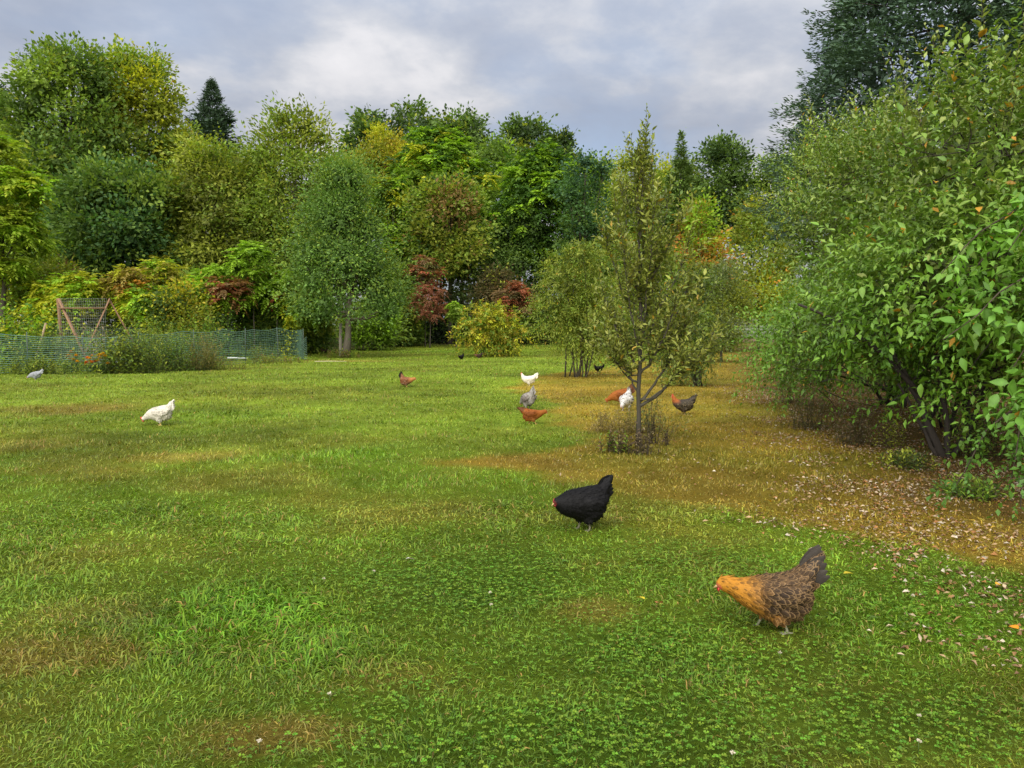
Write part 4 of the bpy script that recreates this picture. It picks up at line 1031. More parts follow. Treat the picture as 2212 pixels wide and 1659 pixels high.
for i, p in enumerate(FP[1:] + BP[1:]):
    mb = MB(); h = (FH[1:] + [1.7] * 5)[i] + .1; z0 = gz1(*p)
    tube(mb, [(p[0], p[1] + .03, z0 - .1), (p[0] + .03 * math.sin(i * 3), p[1] + .03, z0 + h)], .018, 6, (.05, .075, .06)); mb.build('post', PLASTIC, o, True, origin=org)

# wooden A frame trellis with wire netting
Y = 33.5; xl, xr = xat(128, Y), xat(238, Y); g0 = 0.0; zt = zat(645, Y); xm = (xl + xr) / 2
o = thing('trellis', 'weathered wooden A-frame trellis with wire netting in the garden', 'trellis', (xm, Y, g0))
wd = (.21, .125, .072)
def beam(a, b, w, d, tint, name='beam'):
    a = np.array(a, float); b = np.array(b, float); v = b - a; m_ = MB()
    rot = Vector(v).to_track_quat('Z', 'Y').to_matrix(); box(m_, (a + b) / 2, (w, d, np.linalg.norm(v)), tint, rot)
    return m_.build(name, WOOD, o)
for sx, la, lb_ in ((xl - xm, 1.75, -.35), (xr - xm, -1.0, 1.15)):
    beam((sx + la, -.75, 0), (sx + .03, .0, zt), .13, .05, np.array(wd) * 1.1, 'leg')
    beam((sx + lb_, .85, 0), (sx - .04, .07, zt), .13, .05, np.array(wd) * .85, 'leg')
beam((xl - xm + .12, -.13, zt - .42), (xr - xm - .1, -.13, zt - .42), .22, .045, wd, 'crossbar')
mb = MB()
wx = np.linspace(xl - xm + .1, xr - xm - .08, 26)
for k, x in enumerate(wx): tube(mb, [(x + .12, -.75, .35), (x + .02, -.17, zt - .55), (x, -.06, zt)], .0035, 3, (.32, .33, .30), cap=False)
for z in np.linspace(.4, zt, 22): tube(mb, [(wx[0], -.75 * (zt - z) / zt - .05, z), (wx[-1], -.75 * (zt - z) / zt - .05, z)], .003, 3, (.30, .31, .28), cap=False)
mb.build('wire_netting', PLASTIC, o, kind='stuff')
# leaning post
x, y = ground_at(46, 795); y += 1.0
o = thing('wooden_stake', 'leaning wooden stake holding up the left part of the netting', 'post', (x, y, gz1(x, y)), group=None)
mb = MB(); tube(mb, [(-.15, 0, -.1), (.1, .1, .8), (.45, .15, 1.95)], [.055, .052, .048], 6, (.33, .24, .16)); mb.build('stake', WOOD, o, True)
# white edging boards of the beds
for lb, px, py, ln in (('white plastic edging board low behind the left netting', 15, 785, 1.6), ('white edging board beneath the orange flowers', 228, 795, 1.1), ('white edging board behind the netting near the fence end', 505, 783, 1.0),
                       ('second white edging board just above the left one', 8, 776, 1.9)):
    x, y = ground_at(px, py); y += .9 if px < 100 else .5
    o = link('edging_board', (lambda b: (box(b, (0, 0, .07), (ln, .04, .07), (.55, .57, .57)), mesh('edging_board', *b.arrays()))[1])(MB()), PLASTIC)
    o.location = (x, y, gz1(x, y) + (.32 if 'second' in lb else .16)); o.rotation_euler = (0, .02, .12)
    o['label'] = lb; o['category'] = 'board'; o['group'] = 'white edging boards in the garden'
x, y = ground_at(712, 784)
mb = MB(); tube(mb, [(-.75, 0, .05), (0, .05, .06), (.85, 0, .05)], [.016, .014, .01], 6, (.50, .45, .33))
o = mb.build('stick', WOOD); o.location = (x, y, gz1(x, y)); o['label'] = 'thin pale stick lying on the grass by the lawn tree'; o['category'] = 'stick'

def weeds(label, px, py, hw, h, n, seed, cols, L, W, name='weed_clump', cat='weeds', upw=1.2, m=9, dy=0.0, group=None, Lt=None, curve=.12, stem=(.10, .12, .04), sr=.006, mat=None, part='foliage', accent=None, ap=0.0, tall=1.0):
    rng = np.random.default_rng(seed)
    X, Y = ground_at(px, py); Y += dy; X = xat(px, Y, 0.3); rw = hw / 1662 * Y; g0 = gz1(X, Y)
    o = thing(name, label, cat, (X, Y, g0), group=group)
    P = np.stack([rng.normal(size=n) * rw * .5, rng.normal(size=n) * min(rw, .5) * .5, np.zeros(n)], 1)
    D = UP * upw + rng.normal(size=(n, 3)) * .32
    fall = np.exp(-(P[:, 0] / rw) ** 2)
    mb = MB(); twigs(mb, rng, P, D, h * rng.uniform(.5, 1.08, n) * (.55 + .45 * fall), m, L, W, np.array(cols)[rng.choice(len(cols), n)] * rng.uniform(.8, 1.2, (n, 1)), curve=curve, stem_tint=stem, stem_r=sr, accent=accent, accent_p=ap, spread=tall)
    mb.build(part, mat or LEAF, o, kind='stuff')
    return o
GA = 'weeds along the garden netting'
weeds('big leafy weed clump climbing the netting above the yellow marigolds', 258, 806, 48, 2.15, 170, 70, [MID, OLV, (.09, .13, .03)], .17, .11, group=GA, dy=-.2)
weeds('green weed clump right of the big leafy one', 318, 805, 48, 2.1, 170, 71, [MID, (.07, .135, .025), OLV], .17, .06, group=GA, dy=-.2)
weeds('green leafy weeds in the middle of the fence', 372, 800, 48, 1.9, 150, 72, [(.06, .125, .022), MID], .16, .06, group=GA, dy=-.2)
weeds('straw coloured tall grass clump against the netting', 441, 798, 28, 1.75, 110, 73, [(.24, .20, .06), (.28, .22, .07), (.17, .17, .05)], .22, .03, group=GA, dy=-.3, tall=.35)
weeds('yellowish spindly weed beside the fence post', 550, 786, 13, 1.35, 10, 74, [(.22, .20, .05), (.16, .17, .04)], .14, .06, group=GA, dy=-.3)
weeds('yellow green sapling at the right end of the netting', 622, 781, 20, 2.0, 12, 75, [(.20, .24, .035), YG], .22, .10, group=GA, dy=-.3)
weeds('low weeds under the netting by its right end', 590, 785, 60, .5, 90, 76, [OLV, MID, BRN], .12, .05, group=GA, dy=-.3)
weeds('low grassy weeds along the foot of the left netting', 90, 808, 110, .75, 260, 77, [MID, (.055, .10, .025), OLV], .14, .05, group=GA, dy=-.2)
weeds('low grassy weeds along the middle of the netting', 420, 797, 110, .7, 260, 78, [OLV, MID, BRN], .14, .04, group=GA, dy=-.35)
weeds('bright green ferny vegetable plant behind the netting', 448, 786, 62, 3.3, 200, 79, [(.075, .19, .022), BRT], .15, .05, name='vegetable_plant', cat='plant', dy=4.0, m=14)
weeds('leafy vegetable plants behind the left netting', 110, 800, 100, 2.2, 240, 80, [MID, (.07, .13, .03), OLV], .17, .10, name='vegetable_plant', cat='plant', dy=2.0)
weeds('leafy vegetable plants in the middle of the garden', 330, 795, 90, 2.4, 240, 81, [MID, (.07, .14, .025)], .17, .09, name='vegetable_plant', cat='plant', dy=3.5)
weeds('leafy plants behind the netting near its right end', 560, 780, 60, 1.0, 90, 82, [MID, DK, OLV], .16, .07, name='vegetable_plant', cat='plant', dy=2.0)
weeds('dry tan corn stalks leaning in the trellis', 212, 793, 20, 2.3, 34, 83, [(.36, .27, .15), (.42, .33, .19), (.28, .19, .10)], .38, .055, name='corn_stalks', cat='corn stalks', dy=4.3, curve=.2, stem=(.35, .28, .16), sr=.012, mat=DRY)
weeds('big leaved bright green grape vine at the left picture edge', 45, 800, 92, 4.4, 260, 84, [(.085, .175, .022), BRT, YG], .26, .22, name='grape_vine', cat='vine', dy=4.0, curve=.3)
# marigolds
def flowers(label, px, py, hw, n, tints, seed, dy=-.1):
    rng = np.random.default_rng(seed)
    X, Y = ground_at(px, py); Y += dy; rw = hw / 1662 * Y; g0 = gz1(X, Y)
    o = thing('marigold', label, 'flowers', (X, Y, g0), group='marigolds by the netting')
    k = 46; P = np.stack([rng.normal(size=k) * rw * .6, rng.normal(size=k) * .12, np.zeros(k)], 1)
    mb = MB(); twigs(mb, rng, P, UP + rng.normal(size=(k, 3)) * .3, rng.uniform(.25, .55, k), 8, .11, .045, np.tile([.055, .10, .022], (k, 1)), curve=.1, stem_tint=(.08, .10, .03), stem_r=.004)
    mb.build('foliage', LEAF, o, kind='stuff')
    for i in range(n):
        m_ = MB(); p = np.array([rng.uniform(-1, 1) * rw, -.15 + rng.normal() * .1, rng.uniform(.3, .78)])
        for ring, (q, el) in enumerate(((9, .15), (8, .6), (6, 1.1))):
            a = np.arange(q) * 2 * np.pi / q + ring; A = np.stack([np.cos(a) * math.cos(el), np.sin(a) * math.cos(el) - .25, np.full(q, math.sin(el))], 1)
            leafquads(m_, np.tile(p, (q, 1)), A, np.tile(UP, (q, 1)) - A * .3, .10, .07, np.array(tints[i % len(tints)]) * rng.uniform(.8, 1.15, (q, 1)), .1, .6)
        tube(m_, [p * np.array([.8, .8, 0]), p], .005, 4, (.08, .11, .03)); m_.build('flower', LEAF, o)
flowers('yellow marigolds growing through the netting, farthest left', 163, 803, 14, 6, [(.66, .36, .02), (.60, .28, .02)], 90)
flowers('orange marigolds in the middle of the flower row', 205, 804, 14, 9, [(.62, .17, .012), (.55, .12, .01), (.66, .33, .02)], 91)
flowers('bright yellow marigolds at the foot of the leafy weeds', 240, 806, 14, 6, [(.70, .45, .02), (.66, .38, .02)], 92, -.5)
# dry weeds round the young tree
DW = 'dry weeds round the young tree'
dk = [(.085, .060, .036), (.13, .09, .05), (.19, .15, .07)]
weeds('dark dead weed stalks in front of the young tree trunk', 1385, 975, 32, .40, 34, 95, dk, .07, .02, cat='weeds', group=DW, stem=(.06, .05, .035), sr=.004, mat=DRY, upw=2.0, dy=-.2, curve=.05)
weeds('dead weed stalks with a few green leaves left of the young tree', 1330, 970, 34, .34, 40, 96, dk + [(.16, .27, .03), (.2, .28, .04)], .08, .035, group=DW, stem=(.06, .05, .035), sr=.004, upw=2.0, dy=-.2)
weeds('tall thin dead weed stalk right of the young tree', 1412, 958, 12, .75, 12, 97, dk + [(.14, .13, .05)], .08, .022, group=DW, stem=(.07, .055, .04), sr=.006, upw=3.0)
weeds('short dead weed stalks farthest right of the young tree', 1438, 962, 14, .3, 10, 98, dk, .06, .02, group=DW, stem=(.06, .05, .035), sr=.004, upw=2.0, mat=DRY)
weeds('straw coloured thin weeds behind the young tree trunk', 1395, 935, 70, .62, 90, 99, [(.30, .24, .08), (.22, .20, .06), (.17, .22, .05)], .08, .024, group=DW, stem=(.17, .13, .06), sr=.0025, upw=1.6, dy=.2)
weeds('pale dry grass left of the young tree', 1320, 935, 55, .4, 70, 100, [(.32, .24, .09), (.24, .19, .07)], .08, .022, group=DW, stem=(.18, .14, .07), sr=.0025, upw=1.2, dy=.2)
UW = 'weeds in the shade under the hedge'
for k, (lb, px, py, hw, h, n, cs) in enumerate((('tall thin weeds at the left foot of the hedge', 1745, 925, 45, .95, 46, [(.085, .095, .03), (.10, .09, .04)]),
        ('brown dead stalks under the hedge edge', 1850, 958, 40, .6, 34, [(.10, .07, .04), (.085, .09, .03)]), ('yellow green weed stalk under the hedge', 1925, 965, 22, .7, 18, [(.12, .13, .03), OLV]),
        ('grassy dark weeds right of the forked trunk', 2110, 985, 50, .75, 60, [(.05, .085, .022), MID]), ('low green weeds on the litter in front of the hedge', 2100, 1075, 60, .22, 46, [MID, (.07, .12, .03)]),
        ('low dark weeds at the hedge foot in the litter', 1960, 1010, 60, .25, 40, [(.06, .09, .025), OLV]), ('tall weeds at the far foot of the hedge', 1705, 870, 30, 1.2, 40, [(.09, .11, .03), OLV]))):
    weeds(lb, px, py, hw, h, int(n * 1.6), 110 + k, [tuple(1.6 * q for q in w_) for w_ in cs], .075, .026, group=UW, stem=(.08, .065, .04), sr=.003, upw=1.8)
weeds('leafy weeds round the foot of the lawn tree', 735, 772, 45, .6, 60, 118, [MID, OLV, BRN], .16, .08, dy=-.4)

# ------------------------------------------------------------------ hens
# stations along the spine, rump to head: x forward, z up, half height, half width
POSES = {
    'forward': [(-.190, .225, .020, .018), (-.170, .200, .090, .062), (-.12, .190, .130, .090), (-.05, .176, .124, .102), (.03, .178, .112, .100), (.09, .193, .092, .086),
                (.15, .213, .068, .062), (.200, .233, .048, .042), (.236, .246, .044, .037), (.262, .246, .038, .031), (.280, .240, .022, .019), (.288, .237, .008, .008)],
    'peck': [(-.178, .215, .020, .018), (-.160, .205, .090, .060), (-.11, .212, .122, .086), (-.04, .200, .125, .098), (.04, .190, .114, .096), (.10, .188, .100, .086),
             (.15, .172, .078, .066), (.20, .145, .052, .046), (.24, .120, .037, .032), (.268, .104, .029, .025), (.285, .095, .010, .010)],
    'up': [(-.178, .215, .020, .018), (-.160, .205, .085, .060), (-.11, .200, .112, .086), (-.04, .185, .115, .098), (.04, .185, .106, .096), (.10, .205, .094, .086),
           (.145, .245, .072, .062), (.172, .295, .046, .042), (.186, .335, .034, .030), (.203, .356, .028, .025), (.222, .354, .010, .009)],
    'tuck': [(-.160, .215, .020, .018), (-.145, .205, .095, .064), (-.11, .200, .134, .092), (-.05, .190, .140, .108), (.03, .198, .124, .108), (.10, .212, .108, .100),
             (.16, .218, .092, .082), (.20, .224, .068, .062), (.235, .236, .042, .038), (.255, .238, .028, .024), (.268, .234, .010, .009)],
}
HEADS = {'forward': (.262, .240, 0.0), 'peck': (.262, .106, -.75), 'up': (.203, .355, .05), 'tuck': (.246, .236, -.25)}
def ellipse_loft(mb, st, sides=14):
    st = np.array(st); p = np.stack([st[:, 0], np.zeros(len(st)), st[:, 1]], 1)
    T = unit(np.gradient(p, axis=0)); Sd = np.array([0, 1.0, 0]); U = np.cross(T, Sd)   # up across the spine
    U = np.where(U[:, 2:3] < 0, -U, U)
    a = np.linspace(0, 2 * np.pi, sides, endpoint=False)
    # keep the sections of the trunk upright, let those of the neck follow it
    k = np.clip((st[:, 0] - .06) / .1, 0, 1)[:, None]; U = unit(U * k + UP * (1 - k))
    V = p[:, None] + st[:, 2][:, None, None] * np.sin(a)[None, :, None] * U[:, None] + st[:, 3][:, None, None] * np.cos(a)[None, :, None] * Sd
    m = len(st); V = V.reshape(-1, 3); F = []
    for i in range(m - 1):
        for j in range(sides):
            q = (j + 1) % sides; F += [(i * sides + j, (i + 1) * sides + q, i * sides + q), (i * sides + j, (i + 1) * sides + j, (i + 1) * sides + q)]
    V = np.vstack([V, p[0], p[-1]]); c0 = m * sides
    for j in range(sides):
        q = (j + 1) % sides; F += [(c0, j, q), (c0 + 1, (m - 1) * sides + q, (m - 1) * sides + j)]
    mb.add(V, F, (1, 1, 1))
_body_cache = {}
def hen_body(pose, tail_el, stride, voxel):
    key = (pose, tail_el, stride, voxel)
    if key in _body_cache: return _body_cache[key]
    mb = MB(); ellipse_loft(mb, POSES[pose])
    # rump rising into the tail
    te = R(tail_el); b = np.array([-.105, 0, .225])
    tp = [b + np.array([-math.cos(te), 0, math.sin(te)]) * d for d in (0, .05, .10, .15, .185)]
    tube(mb, tp, [.088, .070, .050, .032, .016], 10)
    # folded wings
    for sy in (-1, 1):
        w = [(.085, sy * .080, .225), (.03, sy * .098, .215), (-.05, sy * .098, .212), (-.12, sy * .078, .225), (-.17, sy * .045, .245)]
        m2 = MB(); tube(m2, w, [.022, .052, .055, .040, .012], 10); V, F, T = m2.arrays()
        V[:, 1] = np.array(sy * .088) + (V[:, 1] - sy * .088) * .45 * 1.0; mb.add(V, F, T)
    # thighs, shanks and toes
    for sy, st in ((-1, stride), (1, -stride)):
        y = sy * .048
        tube(mb, [(-.01, y, .15), (.005 + st * .25, y, .09), (-.005 + st * .6, y, .052)], [.055, .042, .017], 10)
        lr = max(.0075, voxel * 1.05)
        tube(mb, [(-.005 + st * .6, y, .060), (.0 + st, y, .008)], [lr * 1.1, lr], 7)
        for a in (-.5, 0, .5, math.pi):
            ln = .048 if a != math.pi else .025
            tube(mb, [(st, y, .009), (st + math.cos(a) * ln, y + math.sin(a) * ln, .007)], [lr, lr * .75], 6)
    V, F, T = mb.arrays(); me = mesh('hen_tmp', V, F)
    o = bpy.data.objects.new('hen_tmp', me); COL.objects.link(o)
    md = o.modifiers.new('r', 'REMESH'); md.mode = 'VOXEL'; md.voxel_size = voxel
    sm = o.modifiers.new('s', 'SMOOTH'); sm.iterations = 3; sm.factor = .5
    dg = bpy.context.evaluated_depsgraph_get(); ev = o.evaluated_get(dg); m3 = ev.to_mesh(); m3.calc_loop_triangles()
    Vn = np.empty(len(m3.vertices) * 3, np.float32); m3.vertices.foreach_get('co', Vn); Fn = np.empty(len(m3.loop_triangles) * 3, np.int32); m3.loop_triangles.foreach_get('vertices', Fn)
    ev.to_mesh_clear(); bpy.data.objects.remove(o); bpy.data.meshes.remove(me)
    _body_cache[key] = (Vn.reshape(-1, 3).astype(float), Fn.reshape(-1, 3))
    return _body_cache[key]
def feathers(mb, rng, P, A, Nn, L, W, Cmid, Cedge):
    n = len(P); A = unit(A); S = unit(np.cross(A, Nn)); Nn = np.cross(S, A)
    L = L[:, None]; W = W[:, None]
    V = np.empty((n, 7, 3))
    V[:, 0] = P; V[:, 1] = P + A * L * .62 + Nn * W * .05
    V[:, 2] = P + A * L * .40 + S * W * .5 - Nn * W * .06; V[:, 3] = P + A * L * .80 + S * W * .38 - Nn * W * .05
    V[:, 4] = P + A * L
    V[:, 5] = P + A * L * .80 - S * W * .38 - Nn * W * .05; V[:, 6] = P + A * L * .40 - S * W * .5 - Nn * W * .06
    F = (np.array([[0, 1, 2], [2, 1, 3], [3, 1, 4], [4, 1, 5], [5, 1, 6], [6, 1, 0]])[None] + (np.arange(n) * 7)[:, None, None]).reshape(-1, 3)
    C = np.empty((n, 7, 3)); C[:] = Cedge[:, None]; C[:, 0] = Cmid; C[:, 1] = Cmid
    mb.add(V.reshape(-1, 3), F, C.reshape(-1, 3))
def laced(mb, rng, P, A, Nn, L, W, Cmid, Cedge):
    """feathers with a dark middle and a thin pale rim"""
    n = len(P); A = unit(A); S = unit(np.cross(A, Nn)); Nn = np.cross(S, A); L = L[:, None]; W = W[:, None]
    rim = ((.35, .50), (.78, .42), (1.0, 0.0), (.78, -.42), (.35, -.50)); V = np.empty((n, 11, 3)); C = np.empty((n, 11, 3)); V[:, 0] = P; C[:, 0] = Cmid
    for i, (t, w) in enumerate(rim):
        V[:, 1 + i] = P + A * L * t + S * W * w - Nn * W * .05; C[:, 1 + i] = Cedge
        V[:, 6 + i] = P + A * L * (t * .80 + .02) + S * W * w * .74 + Nn * W * .03; C[:, 6 + i] = Cmid
    T = [(0, 6 + i, 7 + i) for i in range(4)] + [(0, 1, 6), (0, 10, 5)]
    for i in range(4): T += [(1 + i, 2 + i, 7 + i), (1 + i, 7 + i, 6 + i)]
    F = (np.array(T)[None] + (np.arange(n) * 11)[:, None, None]).reshape(-1, 3)
    mb.add(V.reshape(-1, 3), F, C.reshape(-1, 3))
def hen(label, px, py, yaw, scheme, pose='forward', scale=1.0, tail_el=50, stride=.05, nf=500, voxel=.007, seed=1, comb=.6, tail_n=9, name='hen', tail_len=.17, fsz=1.0):
    """yaw: degrees, 0 faces the right of the picture, 90 faces away, 180 faces left"""
    rng = np.random.default_rng(seed)
    X, Y = ground_at(px, py); g0 = gz1(X, Y)
    o = thing(name, label, 'hen' if name == 'hen' else name, (X, Y, g0 - .010), R(yaw), group='hens foraging on the lawn')
    o.scale = (scale,) * 3
    V, F = hen_body(pose, tail_el, stride, voxel)
    hx, hz, ha = HEADS[pose]
    def colour(Pt):
        x, y, z = Pt.T
        t = np.clip((x - .02) / .20, 0, 1); neck = sst(.10, .85, t); brst = sst(.75, .15, (z - .12) / .12) * sst(-.10, .04, x)
        if pose == 'up': neck = sst(.20, .28, z) * sst(.05, .13, x)
        tail = sst(-.13, -.17, x) * sst(.22, .30, z)
        wing = sst(.055, .075, np.abs(y)) * sst(.11, .14, z) * sst(.27, .24, z) * sst(.09, .05, x) * sst(-.17, -.13, x)
        c = np.tile(scheme['body'], (len(Pt), 1)).astype(float)
        c = lerp(c, np.array(scheme.get('breast', scheme['body'])), brst)
        c = lerp(c, np.array(scheme.get('wing', scheme['body'])), wing)
        c = lerp(c, np.array(scheme.get('neck', scheme['body'])), neck)
        c = lerp(c, np.array(scheme.get('tail', scheme['body'])), tail)
        return c, neck, wing, tail
    c, *_ = colour(V)
    shank = sst(.062, .050, V[:, 2]); c = lerp(c, np.array(scheme.get('leg', (.35, .27, .12))), shank)
    dh = np.linalg.norm((V - np.array([hx + .012, 0, hz - .006])) / np.array([1, 1, .9]), axis=1)
    if scheme.get('face') is not None: c = lerp(c, np.array(scheme['face']), sst(.030, .020, dh))
    body = link('body', mesh('body', V, F, c, True), PLUME, o)
    # feathers
    tri = V[F]; nrm = np.cross(tri[:, 1] - tri[:, 0], tri[:, 2] - tri[:, 0]); ar = np.linalg.norm(nrm, axis=1); nrm = nrm / np.maximum(ar[:, None], 1e-9)
    cen = tri.mean(1)
    wgt = ar * (cen[:, 2] > .068) * (np.linalg.norm(cen - np.array([hx, 0, hz]), axis=1) > .034)
    ids = rng.choice(len(F), nf, p=wgt / wgt.sum())
    u = rng.random((nf, 2)); k = u.sum(1) > 1; u[k] = 1 - u[k]
    P = tri[ids, 0] + u[:, :1] * (tri[ids, 1] - tri[ids, 0]) + u[:, 1:] * (tri[ids, 2] - tri[ids, 0]); Nn = nrm[ids]
    cf, neck, wing, tail = colour(P)
    flow = np.tile([-1.0, 0, -.30], (nf, 1)); te = R(tail_el)
    flow = flow + np.array([0, 0, 1.0]) * (sst(-.06, -.15, P[:, 0]) * sst(.17, .24, P[:, 2]) * (math.tan(te) * .75 + .3))[:, None]
    if pose == 'up': flow = flow + np.array([.35, 0, -1.1]) * neck[:, None]
    if pose == 'peck': flow = flow + np.array([0, 0, .95]) * neck[:, None]
    flow = flow + np.array([.3, 0, -.6]) * sst(.15, .09, P[:, 2])[:, None]
    flow = flow - Nn * np.sum(flow * Nn, 1, keepdims=True); A = unit(flow) + Nn * rng.uniform(.07, .17, (nf, 1)) + rng.normal(size=(nf, 3)) * .09
    L = fsz * (.030 + .012 * wing + .018 * tail - .006 * neck) * rng.uniform(.75, 1.25, nf); W = L * (.52 - .20 * neck) * rng.uniform(.85, 1.15, nf)
    j = rng.uniform(.80, 1.22, (nf, 1)); edge = scheme.get('edge'); mid = cf * j
    if scheme.get('speck') is not None:
        s_ = rng.random(nf) < scheme.get('speck_p', .2); mid = np.where(s_[:, None], np.array(scheme['speck']) * j, mid)
    if edge is not None:
        ea = np.array(edge); em = lerp(np.tile(ea, (nf, 1)), np.array(scheme.get('neck_edge', edge)), neck)
        low = sst(.20, .05, P[:, 0]) ; kk = np.where(rng.random(nf) < .35 + .5 * low, 1.0, .25)
        md = lerp(mid, np.array(scheme.get('core', (.03, .024, .02))), .62 * kk); ce = (.6 * em + .4 * cf) * j
        mid, ce = md, ce
    else: ce = mid * rng.uniform(.92, 1.12, (nf, 1))
    mb = MB(); (laced if edge is not None else feathers)(mb, rng, P - Nn * .0005, A, Nn, L, W, mid, ce)
    mb.build('plumage', PLUME, o, kind='stuff')
    # tail: each feather a blade of its own
    b = np.array([-.125, 0, .255])
    for i in range(tail_n):
        f = (i // 2) / max(1, (tail_n - 1) // 2); sy = (-1 if i % 2 else 1) * (0 if i == 0 else 1)
        el = te * 1.2 - f * te * .55; A0 = np.array([-math.cos(el), sy * (.04 + .12 * f), math.sin(el)]); A0 /= np.linalg.norm(A0)
        side = np.cross(A0, [0, 1.0, 0]); ln = tail_len * (1 - .25 * f) * rng.uniform(.92, 1.06); w = .030 * rng.uniform(.9, 1.1)
        st = b + np.array([0, sy * .014, .02 - .05 * f]); ts = np.linspace(0, 1, 6); ww = np.array([.25, .7, .95, 1.0, .82, .18]) * w
        ctr = st + A0 * (ts * ln)[:, None] + np.array([-.02, 0, -.012]) * (ts ** 2)[:, None]
        Vt = np.concatenate([ctr + side * ww[:, None], ctr + np.array([0, .004, 0]), ctr - side * ww[:, None]])
        Ft = []
        for q in range(5):
            for r_ in range(2): a = r_ * 6 + q; Ft += [(a, a + 1, a + 7), (a, a + 7, a + 6)]
        tc_ = np.array(scheme.get('tail', scheme['body'])) * rng.uniform(.85, 1.2)
        link('tail_feather', mesh('tail_feather', Vt, np.array(Ft), np.tile(tc_, (18, 1)), True), PLUME, o)
    # head details
    ca, sa = math.cos(ha), math.sin(ha)
    def hp(dx, dy, dz): return (hx + ca * dx - sa * dz, dy, hz + sa * dx + ca * dz)
    mb = MB(); tube(mb, [hp(.012, 0, -.002), hp(.028, 0, -.006), hp(.042, 0, -.015)], [.010, .007, .0015], 8, scheme.get('beak', (.33, .22, .09))); mb.build('beak', PLASTIC, o, True)
    for sy in (-1, 1):
        mb = MB(); tube(mb, [hp(.008, sy * .016, .006), hp(.008, sy * .0235, .006)], [.0048, .0040], 8, (.02, .012, .008)); mb.build('eye', PLASTIC, o, True)
        mb = MB(); tube(mb, [hp(.016, sy * .009, -.012), hp(.017, sy * .010, -.026), hp(.014, sy * .010, -.026 - .016 * comb)], [.005, .009 * (.5 + comb * .6), .004], 7, scheme.get('wattle', (.42, .03, .025))); mb.build('wattle', PLASTIC, o, True)
    mb = MB(); hh = .012 + .026 * comb
    xs = [-.016, -.006, .002, .010, .017, .024]; zs = [.020, .024 + hh * .7, .022 + hh * .5, .023 + hh, .018 + hh * .45, .012]
    lo = [.012, .018, .018, .016, .010, .004]
    Vc = np.array([hp(x, -.0035, z) for x, z in zip(xs, lo)] + [hp(x, 0, z) for x, z in zip(xs, zs)] + [hp(x, .0035, z) for x, z in zip(xs, lo)])
    Fc = []
    for q in range(5):
        for r_ in range(2): a = r_ * 6 + q; Fc += [(a, a + 1, a + 7), (a, a + 7, a + 6)]
    link('comb', mesh('comb', Vc, np.array(Fc), np.tile(scheme.get('wattle', (.45, .03, .025)), (18, 1))), PLASTIC, o)
    return o
GOLD = dict(body=(.095, .056, .026), breast=(.27, .125, .024), wing=(.045, .028, .016), neck=(.38, .165, .018), tail=(.045, .038, .032), edge=(.31, .195, .088), neck_edge=(.42, .20, .03), core=(.022, .014, .009), leg=(.20, .20, .13), face=(.38, .09, .05))
BLACK = dict(wattle=(.22, .02, .02), body=(.0045, .0042, .0045), tail=(.004, .004, .0045), breast=(.005, .0045, .0045), leg=(.20, .18, .13), face=(.10, .015, .015))
WHITE = dict(body=(.50, .465, .39), tail=(.54, .51, .44), leg=(.50, .38, .12), face=(.50, .05, .035))
SNOW = dict(body=(.60, .57, .47), leg=(.52, .42, .15), face=(.55, .14, .08))
LAV = dict(body=(.29, .265, .24), tail=(.34, .32, .295), wing=(.19, .16, .145), speck=(.20, .16, .14), speck_p=.22, leg=(.25, .22, .18))
RUST = dict(speck=(.13, .04, .01), speck_p=.22, body=(.24, .074, .014), wing=(.17, .050, .010), neck=(.26, .085, .015), breast=(.27, .11, .03), tail=(.11, .045, .02), leg=(.46, .29, .10), face=(.40, .12, .05))
BRWN = dict(body=(.17, .065, .028), neck=(.34, .14, .04), tail=(.012, .010, .010), breast=(.15, .08, .045), speck=(.25, .16, .10), speck_p=.15, leg=(.40, .25, .09))
SPEC = dict(body=(.50, .485, .46), speck=(.10, .095, .09), speck_p=.45, tail=(.40, .385, .36), leg=(.45, .40, .34))
ROO = dict(body=(.04, .033, .028), neck=(.33, .10, .025), breast=(.05, .035, .025), wing=(.06, .05, .035), tail=(.014, .015, .016), edge=(.36, .28, .16), neck_edge=(.38, .13, .03), core=(.02, .016, .013), leg=(.30, .22, .10), face=(.48, .05, .03))
GREY = dict(body=(.24, .25, .27), tail=(.30, .31, .33), leg=(.25, .22, .18))
DARK = dict(body=(.035, .020, .014), tail=(.010, .009, .009), neck=(.10, .045, .025), leg=(.2, .15, .08))
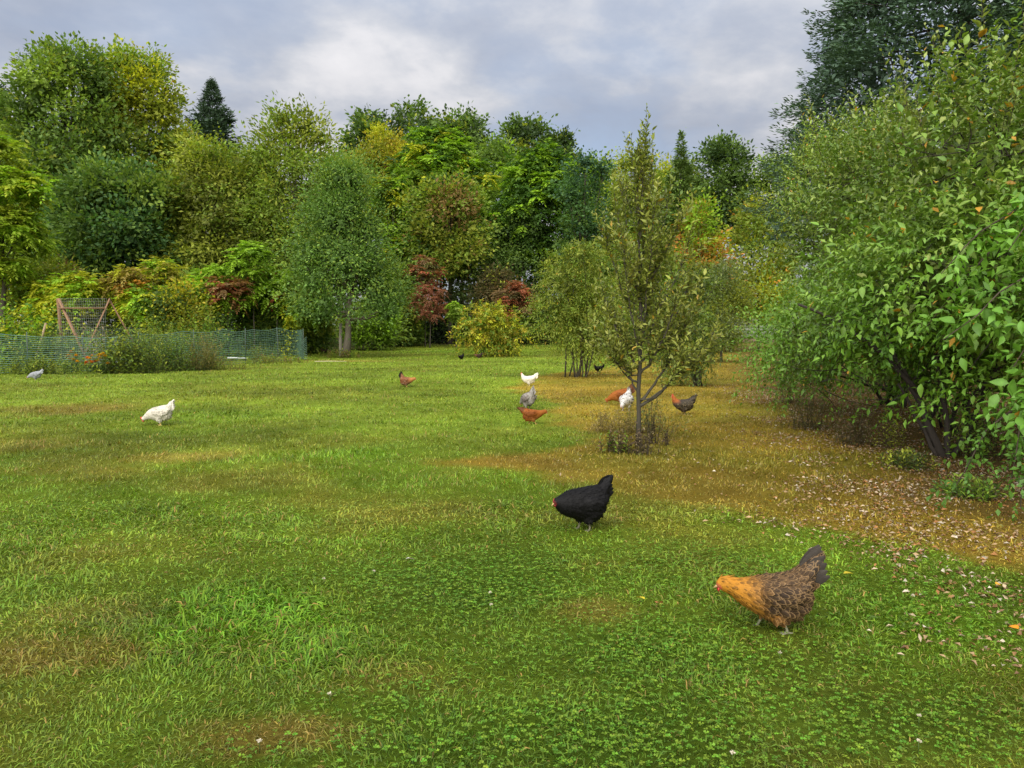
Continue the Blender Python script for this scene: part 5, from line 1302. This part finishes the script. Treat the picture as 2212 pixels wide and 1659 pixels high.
hen('golden headed brown laced hen walking in the clover, nearest of all', 1668, 1357, 180, GOLD, 'forward', 1.0, 52, .065, 1900, .0056, 1, .10, 9, fsz=1.15, tail_len=.20)
hen('large black hen standing on the lawn in the middle distance', 1262, 1143, 207, BLACK, 'tuck', 1.03, 52, .02, 1400, .0062, 2, .02, 9, tail_len=.15)
hen('white hen with red comb pecking alone on the left lawn', 346, 917, 183, WHITE, 'peck', 1.05, 58, .03, 700, .0085, 3, 1.0, 9, tail_len=.15)
hen('rust brown hen striding towards the young tree', 1150, 915, 2, RUST, 'forward', .86, 30, .07, 600, .0085, 4, .3, 7, tail_len=.12)
hen('lavender grey hen seen from behind, above the rust brown hen', 1140, 886, 118, LAV, 'peck', 1.08, 66, .03, 600, .009, 5, .2, 9, tail_len=.18)
hen('small creamy white hen with upright head, far out', 1142, 833, 178, SNOW, 'up', 1.02, 38, .03, 400, .0105, 6, .5, 9)
hen('brown hen with raised black tail on the open lawn', 878, 836, -12, BRWN, 'forward', .98, 74, .02, 400, .0105, 7, .3, 9, tail_len=.19)
hen('white black flecked hen bending down beside the young tree trunk', 1352, 884, 245, SPEC, 'peck', 1.12, 62, .03, 600, .009, 8, .3, 9)
hen('rust red hen half hidden behind the white flecked hen', 1342, 874, 170, RUST, 'peck', 1.15, 55, .03, 400, .009, 9, .3, 9)
hen('dark laced hen with red head right of the young tree', 1476, 893, 180, ROO, 'up', 1.0, 48, .02, 700, .009, 10, .45, 11, tail_len=.12)
hen('grey hen pecking at the foot of the left netting', 77, 821, 187, GREY, 'peck', .92, 42, .02, 250, .011, 11, .2, 7)
hen('black hen left of the pair near the yellow shrub', 996, 777, 235, BLACK, 'forward', .95, 52, .02, 200, .013, 12, .2, 7)
hen('dark brown hen at the foot of the yellow shrub', 1034, 774, 180, DARK, 'forward', .95, 50, .02, 200, .013, 13, .2, 7)
hen('dark hen beside the netting end near the lawn tree', 700, 764, 185, DARK, 'up', .95, 50, .02, 200, .013, 14, .3, 7)
hen('black hen peeking out behind the clump of stems', 1293, 806, 200, BLACK, 'up', .9, 40, .02, 200, .013, 15, .3, 7)
